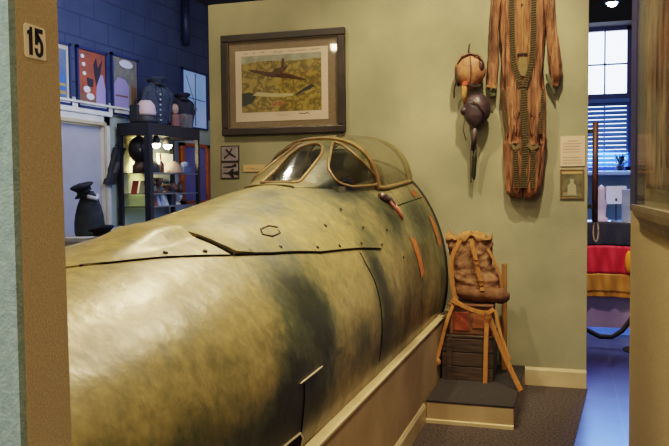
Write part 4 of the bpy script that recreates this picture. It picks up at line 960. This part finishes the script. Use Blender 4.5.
poster('framed_poster', ((74.5, 44.5), (106.5, 112)), 'orange red poster with white and dark figures above the door', mat('poster_orange', C(168, 78, 46), .6, col2=C(128, 70, 50), scale=7), M['bluef'], .035,
       lambda s: (s([(.0, 0), (1, 0), (1, .16), (0, .22)], brn, 'ground'), s([(.62, 0), (.98, 0), (1, .35), (.9, .62), (.74, .6), (.64, .3)], lil, 'pale_figure', 1), s([(.30, .52), (.55, .50), (.52, .36), (.34, .36)], blk, 'dark_emblem', 1), s([(.56, .78), (.66, .9), (.72, .72), (.9, .9), (.8, .6), (.66, .4), (.6, .55)], blk, 'dark_arms', 2),
                  s(ell(.16, .88, .06, .035), wht, 'white_dot', 2), s(ell(.2, .74, .06, .035), wht, 'white_dot', 2), s(ell(.22, .58, .06, .035), wht, 'white_dot', 2), s(ell(.3, .3, .12, .06), wht, 'white_patch', 2), s(ell(.42, .18, .14, .06), wht, 'white_patch', 2)))
poster('framed_poster', ((109.5, 52), (138, 119)), 'tan and lilac poster with pale oval top above the cabinet', mat('poster_tan', C(140, 130, 104), .6, col2=C(104, 98, 96), scale=7), M['bluef'], .035,
       lambda s: (s([(.05, 0), (.62, 0), (.66, .5), (.5, .62), (.2, .64), (.05, .5)], lil, 'lilac_field'), s(ell(.55, .9, .28, .07), wht, 'white_oval', 1), s([(.1, .3), (.6, .3), (.6, .33), (.1, .33)], brn, 'dark_line', 2), s([(.75, .1), (.95, .1), (.95, .5), (.75, .55)], brn, 'brown_figure', 1)))
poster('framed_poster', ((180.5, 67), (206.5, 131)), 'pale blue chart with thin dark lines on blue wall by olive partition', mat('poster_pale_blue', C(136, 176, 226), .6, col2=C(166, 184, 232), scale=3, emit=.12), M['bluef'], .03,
       lambda s: (s([(.05, .52), (.95, .5), (.95, .515), (.05, .535)], M['bluef'], 'line'), s([(.5, .02), (.53, .02), (.55, .98), (.52, .98)], M['bluef'], 'line'), s([(.15, .9), (.17, .9), (.6, .3), (.58, .3)], M['bluef'], 'line')))
# pipe high on the wall
a, b = at(185, -20, 'x', XL + .08), at(186, 45, 'x', XL + .08)
MB().tube([(XL + .08, a[1], 4.45), (XL + .08, b[1], b[2])], .06, 12).tube([(XL, b[1], b[2] + .1), (XL + .08, b[1], b[2] + .1)], .02).build('wall_pipe', mat('dark_blue_pipe', C(30, 36, 60), .5), loc=(XL, a[1], b[2]), smooth=True, label='dark vertical pipe end high on blue wall', cat='pipe')

# display cabinet
M['bulbmat'] = mat('warm_lit_bulb', (1, .84, .46, 1), .4, emit=22)
cbx0, cbx1, cby0, cby1, cbz = -5.72, -5.3, 8.80, 10.16, 2.20
cab = thing('display_cabinet', (-5.5, 9.4, 0), 'black framed lit glass display cabinet with shelves against blue wall', 'cabinet')
M['cabblack'] = mat('black_cabinet', C(26, 26, 34), .45)
MB().box((cbx0 - .03, cby0 - .03, cbz), (cbx1 + .03, cby1 + .03, cbz + .16)).build('top_box', M['cabblack'], parent=cab, bevel=.006)
for (x, y) in ((cbx1, cby0), (cbx1, cby1), (cbx0, cby0), (cbx0, cby1)):
    w = .042 if (x, y) == (cbx1, cby0) else .026
    MB().box((x - w, y - w, 0), (x + w, y + w, cbz)).build('post', M['cabblack'], parent=cab)
shz = [at(170, 173, 'x', cbx1)[2], at(170, 193, 'x', cbx1)[2], at(170, 205.5, 'x', cbx1)[2]]
M['shelf'] = glass('glass_shelf', (.75, .82, .85, 1), .1, C(150, 160, 170), 1.0)
for z in shz:
    s_ = MB().box((cbx0, cby0, z - .012), (cbx1, cby1, z)).build('shelf', M['shelf'], parent=cab)
    MB().box((cbx1 - .005, cby0 + .05, z - .016), (cbx1 + .01, cby1, z + .004)).build('shelf_edge', mat('steel_edge', C(120, 124, 136), .3, metal=.6), parent=s_)
MB().box((cbx0 - .03, cby0 - .03, -.008), (cbx1 + .03, cby1 + .03, .5)).build('base_box', M['cabblack'], parent=cab, bevel=.006)
MB().box((cbx0 - .02, cby0, .5), (cbx0 - .01, cby1 - .75, cbz)).build('rear_panel', mat('cream_lit_panel', C(196, 190, 140), .7), parent=cab)
for px_ in (156, 167.5):
    q = at(px_, 140, 'x', -5.36); q[2] = cbz - .10
    lb = MB().lathe([(.03, .10), (.05, .06), (.062, 0), (.055, -.005), (.04, .05)], tuple(q), 12).build('lamp_cup', M['dark'], parent=cab, smooth=True)
    MB().blob((q[0], q[1], q[2] - .01), (.058, .058, .055)).build('bulb', M['bulbmat'], parent=lb, smooth=True)
# mannequin head, bottle, card, bowl on upper shelf
z = shz[0]
hd_ = thing('mannequin_head', (-5.55, 8.98, z), 'dark mannequin head in flying helmet on top cabinet shelf', 'mannequin head')
MB().lathe([(.10, 0), (.10, .1), (.075, .12), (.07, .17)], (-5.56, 9.0, z), 16).build('neck_base', mat('brown_base', C(80, 52, 36), .5), parent=hd_, smooth=True)
MB().blob((-5.56, 9.0, z + .31), (.14, .15, .185), 20, 14).build('helmet', mat('very_dark_leather', C(36, 26, 22), .5), parent=hd_, smooth=True)
MB().blob((-5.44, 9.03, z + .28), (.05, .08, .10), 14, 10).build('face', mat('shadowed_face', C(78, 56, 40), .6), parent=hd_, smooth=True)
MB().blob((-5.50, 8.86, z + .28), (.05, .03, .06), 12, 8).build('ear_cup', M['black'], parent=hd_, smooth=True)
MB().lathe([(.001, 0), (.045, 0), (.05, .02), (.05, .12), (.018, .17), (.016, .26), (.02, .265), (.001, .27)], (-5.42, 9.30, z), 14).build('bottle', mat('dark_bottle', C(40, 22, 16), .15), loc=(-5.42, 9.3, z), smooth=True, label='dark slim bottle on top cabinet shelf before cream card', cat='bottle')
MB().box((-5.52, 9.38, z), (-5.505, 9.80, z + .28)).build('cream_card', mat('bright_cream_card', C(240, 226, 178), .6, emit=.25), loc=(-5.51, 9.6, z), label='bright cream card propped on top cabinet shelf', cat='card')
rdh = thing('round_helmet', (-5.4, 9.6, z), 'round grey brown steel helmet on top cabinet shelf', 'helmet')
MB().lathe([(.155, 0), (.15, .02), (.135, .07), (.10, .13), (.05, .165), (.001, .175)], (-5.40, 9.60, z), 20).build('dome', mat('dull_steel', C(120, 100, 88), .5), parent=rdh, smooth=True)
MB().lathe([(.15, 0), (.172, 0), (.165, .015), (.15, .018)], (-5.40, 9.60, z), 20).build('brim', mat('dull_steel_brim', C(96, 80, 72), .5), parent=rdh, smooth=True)
dkh = MB().lathe([(.11, 0), (.12, .02), (.11, .1), (.06, .17), (.001, .19)], (-5.42, 9.06, z), 16)
dkh.build('felt_hat', mat('dark_grey_cap', C(44, 44, 34), .6), loc=(-5.42, 9.06, z), smooth=True, label='dark domed felt hat near the front post on top cabinet shelf', cat='hat')
tk = MB().box((-5.44, 9.86, z), (-5.36, 10.06, z + .1)).lathe([(.05, .1), (.06, .16), (.001, .18)], (-5.40, 9.96, z), 10)
tk.build('blue_tin', mat('blue_grey_tin', C(90, 104, 140), .4), loc=(-5.4, 9.96, z), label='small blue grey tin at far end of top cabinet shelf', cat='tin')
# middle shelf
z = shz[1]
M['bronze'] = mat('bronze_brown', C(104, 72, 44), .5, col2=C(70, 48, 34), scale=20)
for i, (yk, w, h, lab) in enumerate(((8.98, .09, .16, 'bronze rounded trophy on middle shelf nearest the front post'), (9.2, .07, .21, 'tallest bronze trophy on middle cabinet shelf'), (9.42, .08, .13, 'low bronze trophy third along the middle cabinet shelf'))):
    t_ = thing('bronze_trophy', (-5.4, yk, z), lab, 'trophy', 'trophies on the middle shelf')
    MB().lathe([(w * .8, 0), (w * .8, .02), (w * .3, .03), (w * .3, h * .4), (w, h * .75), (w * .9, h), (w * .7, h)], (-5.40, yk, z), 14).build('cup', M['bronze'], parent=t_, smooth=True)
    for sg in (-1, 1):
        MB().tube([(-5.40, yk + sg * w * .9, z + h * .9), (-5.40, yk + sg * w * 1.4, z + h * .8), (-5.40, yk + sg * w * .7, z + h * .5)], .008, 6).build('handle', M['bronze'], parent=t_, smooth=True)
for (yk, r_, lab) in ((9.62, .06, 'brown ridged jar at far right of the middle cabinet shelf'), (9.80, .05, 'smaller brown jar at far right end of middle cabinet shelf')):
    MB().lathe([(.001, 0), (r_ * .7, 0), (r_, .05), (r_ * .9, .1), (r_ * .5, .13), (r_ * .55, .15), (.001, .15)], (-5.4, yk, z), 14).build('clay_jar', mat('jar_brown', C(96, 64, 48), .5), loc=(-5.4, yk, z), smooth=True, label=lab, cat='jar')
for k_, (xk, c_, lab) in enumerate(((-5.62, C(150, 60, 50), 'rust red booklet propped at left of middle shelf'), (-5.50, C(176, 166, 130), 'cream booklet propped beside the rust red booklet'))):
    MB().add([(xk, 8.86, z), (xk + .09, 8.86, z), (xk + .09, 8.92, z + .17), (xk, 8.92, z + .17), (xk, 8.87, z), (xk + .09, 8.87, z), (xk + .09, 8.93, z + .17), (xk, 8.93, z + .17)], [(0, 1, 2, 3), (7, 6, 5, 4), (0, 4, 5, 1), (1, 5, 6, 2), (2, 6, 7, 3), (3, 7, 4, 0)]).build('booklet', mat('booklet_paper', c_, .7), loc=(xk, 8.88, z), label=lab, cat='booklet')
# lower shelf: leaning badges and a cup
z = shz[2]
labs = ['leftmost leaning pale card on lower cabinet shelf', 'second leaning card from the left on lower cabinet shelf', 'third leaning card on lower cabinet shelf', 'fourth leaning card on lower cabinet shelf', 'rightmost leaning card on lower cabinet shelf']
cm = [C(170, 166, 160), C(150, 80, 60), C(190, 190, 196), C(170, 176, 196), C(196, 196, 200)]
for i in range(5):
    yk = 8.94 + i * .10
    MB().add([(-5.36, yk, z), (-5.36, yk + .07, z), (-5.42, yk + .10, z + .14), (-5.42, yk + .03, z + .14), (-5.375, yk, z), (-5.375, yk + .07, z), (-5.435, yk + .10, z + .14), (-5.435, yk + .03, z + .14)], [(0, 1, 2, 3), (4, 7, 6, 5), (0, 4, 5, 1), (1, 5, 6, 2), (2, 6, 7, 3), (3, 7, 4, 0)]).build('display_card', mat('card_%d' % i, cm[i], .6), loc=(-5.38, yk, z), label=labs[i], cat='card', group='leaning cards on the lower shelf')
cp = thing('silver_cup', (-5.4, 9.70, z), 'pale silver two handled cup on lower cabinet shelf', 'cup')
MB().lathe([(.06, 0), (.06, .02), (.03, .04), (.08, .08), (.09, .17), (.085, .17), (.07, .09)], (-5.4, 9.70, z), 16).build('bowl', mat('tarnished_silver', C(196, 190, 176), .4, metal=.4), parent=cp, smooth=True)
for sg in (-1, 1): MB().tube([(-5.4, 9.70 + sg * .088, z + .15), (-5.4, 9.70 + sg * .15, z + .13), (-5.4, 9.70 + sg * .07, z + .08)], .012, 6).build('handle', mat('tarnished_silver_handle', C(186, 180, 166), .4, metal=.4), parent=cp, smooth=True)
bx_ = MB().box((-5.46, 9.48, z), (-5.36, 9.6, z + .24)); bx_.build('dark_box', mat('dark_navy_box', C(36, 40, 54), .5), loc=(-5.41, 9.54, z), bevel=.006, label='upright dark box between cards and silver cup in cabinet', cat='box')
z = .5
lb_ = MB().lathe([(.001, 0), (.12, 0), (.14, .1), (.10, .3), (.04, .38), (.001, .4)], (-5.45, 9.2, z), 18)
lb_.build('floor_urn', mat('dim_green_urn', C(92, 110, 104), .5), loc=(-5.45, 9.2, z), smooth=True, label='dim green urn at bottom of the glass cabinet', cat='urn')
# wooden framed picture behind the cabinet
a, b = at(178.5, 146, 'x', XL), at(207.5, 203, 'x', XL)
wp_ = thing('wood_framed_panel', (XL, (a[1] + b[1]) / 2, b[2]), 'violet blue panel in orange wood frame behind the cabinet', 'picture')
M['orangewood'] = mat('orange_lit_wood', C(166, 88, 36), .5, col2=C(140, 70, 30), scale=8)
mb = MB()
ya, yb2, za, zb3 = a[1], b[1], b[2], 2.2
for lo, hi in (((ya, za), (ya + .10, zb3)), ((yb2 - .08, za), (yb2, zb3)), ((ya, za), (yb2, za + .05)), ((ya, zb3 - .05), (yb2, zb3))): mb.box((XL, lo[0], lo[1]), (XL + .06, hi[0], hi[1]))
mb.build('frame', M['orangewood'], parent=wp_)
MB().box((XL, ya + .1, za + .05), (XL + .02, yb2 - .08, zb3 - .05)).build('panel', mat('violet_blue_panel', C(104, 100, 148), .6, col2=C(86, 84, 130), scale=2), parent=wp_)

# uniforms on cabinet top
topz = cbz + .16
def uniform(px_c, px_b, px_t, Xp, label, cloth_m, wfac, cap=True, caplab='', buttons=True, z0=None, yaw=0.6, prof=None, sleeves=True):
    p0 = at(px_c, px_b, 'x', Xp); z0 = p0[2] if z0 is None else z0; H_ = at(px_c, px_t, 'x', Xp)[2] - z0; c = np.array([Xp, p0[1]]); ca, sa = cos(yaw), sin(yaw)
    t_ = thing('uniform_jacket', (Xp, p0[1], z0), label, 'uniform')
    prof = prof or [(0, .70, .8), (.12, .76, .85), (.3, .72, .8), (.5, .78, .85), (.68, .92, .9), (.80, .98, .85), (.88, .84, .75), (.95, .58, .6), (1.0, .42, .5), (1.04, .36, .46)]
    rg = []
    for h, wx, wy in prof:
        ring = []
        for k_ in range(28):
            b = 2 * pi * k_ / 28; u = wfac * wx * cos(b); v = wfac * .52 * wy * sin(b)
            ring.append((c[0] + u * -sa + v * ca * 1.0, c[1] + u * ca + v * sa, z0 + h * H_ / 1.04))
        rg.append(ring)
    body = MB().loft(rg).build('jacket_body', cloth_m, parent=t_, smooth=True)
    fn = np.array([ca, sa * 1.0]); sd = np.array([-sa, ca])
    def Q(u, h, off):  # on the front
        r_ = wfac * np.interp(h, [q[0] for q in prof], [q[2] for q in prof]) * .52; w_ = wfac * np.interp(h, [q[0] for q in prof], [q[1] for q in prof])
        v = r_ * sqrt(max(0, 1 - (u * wfac / w_) ** 2)) + off
        q = c + sd * u * wfac + fn * v; return (q[0], q[1], z0 + h * H_ / 1.04)
    for sg in (-1, 1) if sleeves else ():
        MB().tube([Q(sg * .78, .80, 0), Q(sg * .85, .55, .0), Q(sg * .74, .28, .02), Q(sg * .66, .06, .02)], [wfac * .16, wfac * .17, wfac * .14, wfac * .12], 10).build('sleeve', cloth_m, parent=t_, smooth=True)
        MB().tube([Q(sg * .05, .58, .012), Q(sg * .22, .75, .012), Q(sg * .14, .93, .012)], 0, flat=(wfac * .16, .01), nrm=(fn[0], fn[1], 0)).build('lapel', cloth_m, parent=t_)
    if buttons:
        for h in (.12, .24, .36, .48, .60, .72):
            q = Q(-.02, h, .014); MB().blob(q, (.016, .016, .016), 8, 6).build('button', mat('silver_button', C(196, 196, 200), .3, metal=.5), parent=t_, smooth=True)
    return t_, (c[0], c[1], z0 + H_)
def peaked_cap(c, r, label, m, yaw=.5, tilt=.0):
    t_ = thing('peaked_cap', c, label, 'cap'); cx, cy, cz = c
    def T(pts):
        o = []
        for x, y, z in pts:
            z2 = z * cos(tilt) + x * sin(tilt); x2 = x * cos(tilt) - z * sin(tilt)
            o.append((cx + x2 * cos(yaw) - y * sin(yaw), cy + x2 * sin(yaw) + y * cos(yaw), cz + z2))
        return o
    mb = MB().loft([T([(q * r * cos(2 * pi * k_ / 24), q * r * sin(2 * pi * k_ / 24), h * r + (.18 * r * cos(2 * pi * k_ / 24) if h > .6 else 0)) for k_ in range(24)]) for q, h in ((.7, 0), (.72, .32), (.74, .34), (1.12, .62), (1.16, .72), (1.0, .82), (.3, .86), (.02, .86))])
    mb.build('crown', m, parent=t_, smooth=True)
    MB().loft([T([(q * r * cos(2 * pi * k_ / 24), q * r * sin(2 * pi * k_ / 24), h * r) for k_ in range(24)]) for q, h in ((.73, .04), (.76, .06), (.76, .26), (.73, .28))]).build('band', mat('cap_band', C(40, 36, 32), .6), parent=t_, smooth=True)
    vs_ = []; n2 = 14
    for i in range(n2 + 1):
        a = -1.1 + 2.2 * i / n2
        vs_ += T([(.72 * r * cos(a), .72 * r * sin(a), .08 * r), ((.72 + .5 * cos(a * .95)) * r * cos(a * .9), (.72 + .3 * cos(a)) * r * sin(a) * .98, -.16 * r)])
    MB().add(vs_, [(2 * i, 2 * i + 1, 2 * i + 3, 2 * i + 2) for i in range(n2)]).build('visor', M['black'], parent=t_, smooth=True)
    return t_
greyu = mat('dark_blue_grey_cloth', C(44, 48, 56), .8, col2=C(62, 68, 78), scale=12); blacku = mat('near_black_cloth', C(38, 36, 42), .8, col2=C(52, 48, 54), scale=12)
u1, tp = uniform(157, 125, 82, -5.5, 'large dark blue grey button front uniform jacket on cabinet top', greyu, .24, z0=topz, yaw=-.55)
peaked_cap((tp[0], tp[1], tp[2] - .05), .115, 'dark peaked cap on the larger uniform atop the cabinet', greyu, yaw=-.2)
u2, tp = uniform(183, 131, 97, -5.5, 'smaller black uniform jacket on cabinet top beside pale chart', blacku, .18, z0=topz, yaw=-1.0, buttons=False)
peaked_cap((tp[0], tp[1], tp[2] - .05), .105, 'black peaked cap on the smaller uniform atop the cabinet', blacku, yaw=-.4)
p = at(146, 118, 'x', -5.42)
hh = thing('pink_garrison_hat', (p[0], p[1], topz), 'pale pink hat on a dark stand at left of cabinet top', 'hat')
MB().lathe([(.15, 0), (.16, .03), (.15, .09), (.12, .11)], (p[0], p[1], topz), 16).build('stand', M['dark'], parent=hh, smooth=True)
MB().lathe([(.13, .105), (.135, .14), (.12, .24), (.07, .3), (.001, .31)], (p[0], p[1], topz), 16).build('hat_body', mat('pale_pink_felt', C(206, 176, 168), .8), parent=hh, smooth=True)
p = at(128, 120, 'x', -5.5); p[1] = max(p[1], cby0 + .05)
cse = thing('dark_carry_case', (p[0], p[1], topz), 'dark upright case at the near end of the cabinet top', 'case')
MB().box((p[0] - .08, p[1] - .05, topz), (p[0] + .06, p[1] + .09, topz + .24)).build('case_body', mat('charcoal_case', C(34, 33, 38), .6), parent=cse, bevel=.02)
MB().tube([(p[0], p[1] - .03, topz + .24), (p[0], p[1] - .02, topz + .29), (p[0], p[1] + .05, topz + .29), (p[0], p[1] + .06, topz + .24)], .012, 8).build('carry_handle', M['black'], parent=cse, smooth=True)
p = at(175, 127, 'x', -5.36)
rf = thing('red_brown_bust', (p[0], p[1], topz), 'small red brown figure bust on cabinet top between uniforms', 'figurine')
MB().lathe([(.08, 0), (.09, .02), (.06, .06), (.09, .12), (.07, .17), (.03, .19)], (p[0], p[1], topz), 14).build('shoulders', mat('red_brown_clay', C(124, 78, 66), .6), parent=rf, smooth=True)
MB().blob((p[0], p[1], topz + .25), (.055, .06, .075)).build('head', mat('pale_clay', C(176, 140, 120), .6), parent=rf, smooth=True)
p = at(186, 129, 'x', -5.36)
sb_ = MB().box((p[0] - .06, p[1] - .12, topz), (p[0] + .06, p[1] + .1, topz + .2)); sb_.build('tan_box', mat('tan_grey_box', C(130, 118, 104), .7, col2=C(96, 90, 90), scale=9), loc=(p[0], p[1], topz), bevel=.01, label='tan grey box at far right of the cabinet top', cat='box')

# uniform before the door
XU = -5.3
pb = at(90, 236, 'x', XU)
ut = thing('pedestal_table', (XU, pb[1], 0), 'white topped pedestal under the dark uniform by the door', 'pedestal')
MB().box((XU - .28, pb[1] - .30, pb[2] - .05), (XU + .28, pb[1] + .36, pb[2])).build('top', M['white'], parent=ut, bevel=.006)
MB().box((XU - .2, pb[1] - .22, -.008), (XU + .2, pb[1] + .26, pb[2] - .05)).build('column', M['white'], parent=ut, bevel=.006)
u3, tp = uniform(90, 236, 191, XU, 'dark bell shaped uniform coat on white pedestal before the pale door', mat('charcoal_green_cloth', C(44, 46, 46), .85, col2=C(60, 62, 60), scale=10), .17, z0=pb[2], yaw=-.8, buttons=False, sleeves=False, prof=[(0, .92, .9), (.1, 1.0, .95), (.3, 1.0, .95), (.5, .93, .9), (.7, .78, .85), (.85, .62, .75), (.95, .48, .65), (1.0, .36, .5), (1.04, .3, .45)])
MB().tube([(tp[0] + .03, tp[1] - .08, tp[2] - .06), (tp[0] + .1, tp[1], tp[2] - .09), (tp[0] + .05, tp[1] + .09, tp[2] - .05)], .022, 8).build('white_collar', mat('white_cloth', C(206, 206, 206), .8), parent=u3, smooth=True)
peaked_cap((tp[0] - .02, tp[1] - .05, tp[2] - .01), .115, 'dark tilted peaked cap above the uniform by the door', M['black'], yaw=-2.0, tilt=-.5)
# cream barrier ledge and cap
p0, p1 = at(50, 255, 'z', 1.05), at(119, 226, 'z', 1.05)
dv = (p1 - p0) / np.linalg.norm(p1 - p0); sv = np.array([dv[1], -dv[0], 0])
lg = thing('ledge_table', tuple(((p0 + p1) / 2 * np.array([1, 1, 0]))), 'cream topped low display counter behind the fuselage at left', 'counter')
def plank(o0, o1, z0, z1, w0, w1, m, nm):
    vs_ = []
    for z in (z0, z1):
        for (pp, ww) in ((o0, w0), (o1, w0), (o1, w1), (o0, w1)): vs_.append((pp[0] + sv[0] * ww, pp[1] + sv[1] * ww, z))
    MB().add(vs_, [(0, 1, 2, 3), (7, 6, 5, 4), (0, 4, 5, 1), (1, 5, 6, 2), (2, 6, 7, 3), (3, 7, 4, 0)]).build(nm, m, parent=lg, bevel=.004)
plank(p0, p1, 1.0, 1.05, 0, .30, M['cream'], 'counter_top'); plank(p0 + dv * .05, p1 - dv * .05, -.008, 1.0, .04, .26, mat('grey_counter_side', C(92, 88, 84), .7), 'counter_body')
pc_ = at(99, 235, 'z', 1.08); pc_ = pc_ + sv * .02
peaked_cap((pc_[0], pc_[1], 1.05 + .02), .10, 'small dark cap lying on the cream counter top', M['black'], yaw=.4)
# dark tilted case on the wall beside the door
a, b = at(119, 148, 'x', XL + .06), at(110, 184, 'x', XL + .06)
sc2 = thing('long_dark_case', (XL + .06, (a[1] + b[1]) / 2, b[2]), 'long dark tilted case hanging between white door casing and cabinet', 'case')
def Yz(u, v):  # u across, v along
    p = b + (a - b) * v; return (p[1] + u, p[2])
MB().prism([Yz(-.11, 0), Yz(.08, -.02), Yz(.12, 1.0), Yz(-.08, 1.02)], 'x', XL + .02, XL + .09).build('case_body', M['dark'], parent=sc2, bevel=.006)
MB().prism([Yz(-.05, .3), Yz(.03, .3), Yz(.05, .6), Yz(-.03, .6)], 'x', XL + .09, XL + .094).build('brown_patch', mat('brown_grey_patch', C(92, 80, 72), .7), parent=sc2)
MB().prism([Yz(-.09, .97), Yz(.12, .95), Yz(.12, 1.0), Yz(-.09, 1.02)], 'x', XL + .09, XL + .096).build('top_strap', M['black'], parent=sc2)
MB().tube([(XL, a[1], a[2] + .04), (XL + .05, a[1], a[2] + .02), (XL + .06, a[1], a[2] - .05)], .008, 6).build('hanging_cord', M['black'], parent=sc2)

# ================================================================== LIGHT
w = bpy.data.worlds.new('world'); S.world = w; w.use_nodes = True
w.node_tree.nodes['Background'].inputs[0].default_value = (1.0, .86, .66, 1); w.node_tree.nodes['Background'].inputs[1].default_value = .38
def spot(loc, tgt, e, col=(1, .78, .5), ang=60, size=.08, blend=.7, name='spot'):
    l = bpy.data.lights.new(name, 'SPOT'); l.energy = e; l.color = col; l.spot_size = radians(ang); l.spot_blend = blend; l.shadow_soft_size = size
    o = bpy.data.objects.new(name, l); COL.objects.link(o); o.location = loc
    o.rotation_euler = (Vector(tgt) - Vector(loc)).to_track_quat('-Z', 'Y').to_euler(); return o
def area(loc, tgt, e, col, sx, sy, name='area'):
    l = bpy.data.lights.new(name, 'AREA'); l.shape = 'RECTANGLE'; l.size = sx; l.size_y = sy; l.energy = e; l.color = col
    o = bpy.data.objects.new(name, l); COL.objects.link(o); o.location = loc
    o.rotation_euler = (Vector(tgt) - Vector(loc)).to_track_quat('-Z', 'Y').to_euler(); return o
W = (1, .80, .54)
spot((-1.1, 2.4, 4.2), (-1.75, 2.3, 1.2), 150, (1, .77, .48), 60, .12)
spot((-1.5, 5.2, 4.3), (-1.25, 2.1, 1.2), 200, (1, .76, .46), 62, .10)
spot((.0, 5.1, 4.35), (-1.0, 2.9, 1.1), 170, W, 50, .08)
spot((-.2, 3.0, 4.2), (-1.2, 3.6, 1.0), 120, W, 50, .12)
spot((-.2, 4.2, 4.3), (-.9, 5.8, 1.9), 190, W, 66, .05)
spot((-1.6, 3.9, 4.3), (-.55, 5.5, .9), 110, W, 45, .05)
spot((-2.9, 3.9, 4.3), (-2.4, 5.8, 2.2), 60, W, 60, .08)
spot((-.35, 1.2, 4.0), (-.75, .95, 1.3), 26, W, 80, .1)
spot((-.9, 3.2, 4.2), (.34, 3.7, .9), 170, W, 60, .1)
spot((-.15, 3.5, 3.4), (-.66, 5.4, .7), 60, W, 34, .12)
area((-1.0, -.6, 3.6), (-1.2, 4.5, .8), 30, (1, .82, .58), 2.5, 1.5)
def bulb(loc, e, col, r, name):
    l = bpy.data.lights.new(name, 'POINT'); l.energy = e; l.color = col; l.shadow_soft_size = r
    o = bpy.data.objects.new(name, l); COL.objects.link(o); o.location = loc; return o
bulb((-4.15, -1.75, 4.03), 30, W, .07, 'ceiling_bulb')
bulb((-3.1, 7.0, 4.35), 16, (1, .85, .65), .05, 'gallery_bulb')
# blue gallery on the left
area((-3.9, 7.8, 4.2), (-5.8, 9.4, 2.4), 48, (.62, .74, 1), 2.5, 2.5, 'blue_gallery')
spot((-4.4, 7.6, 4.3), (-5.8, 8.0, 1.4), 22, (1, .9, .8), 60, .1)
bulb((-5.5, 9.15, cbz - .25), 26, (1, .85, .5), .05, 'cabinet_lamp')
area((-1.6, -.2, 2.6), (-1.2, .9, 1.0), 7, (.5, .76, 1), 1, 1, 'teal_fill')
# window daylight into the passage, then spots on the flag table
area(((wl + wr) / 2 + .2, YF - .35, 2.6), (.3, 5.5, 0), 150, (.12, .28, 1), 1.2, 2.2, 'window_light')
spot((.22, 6.3, 2.6), (.45, 8.1, .2), 45, (1, .8, .86), 40, .1)  # spot added to brighten the dark table front below the flag
spot((.5, 6.9, 4.3), (.5, 8.2, .7), 170, (1, .9, .9), 45, .1)
S.view_settings.view_transform = 'Filmic'; S.view_settings.look = 'Medium High Contrast'
S.view_settings.exposure = 1.05
S.cycles.use_denoising = True
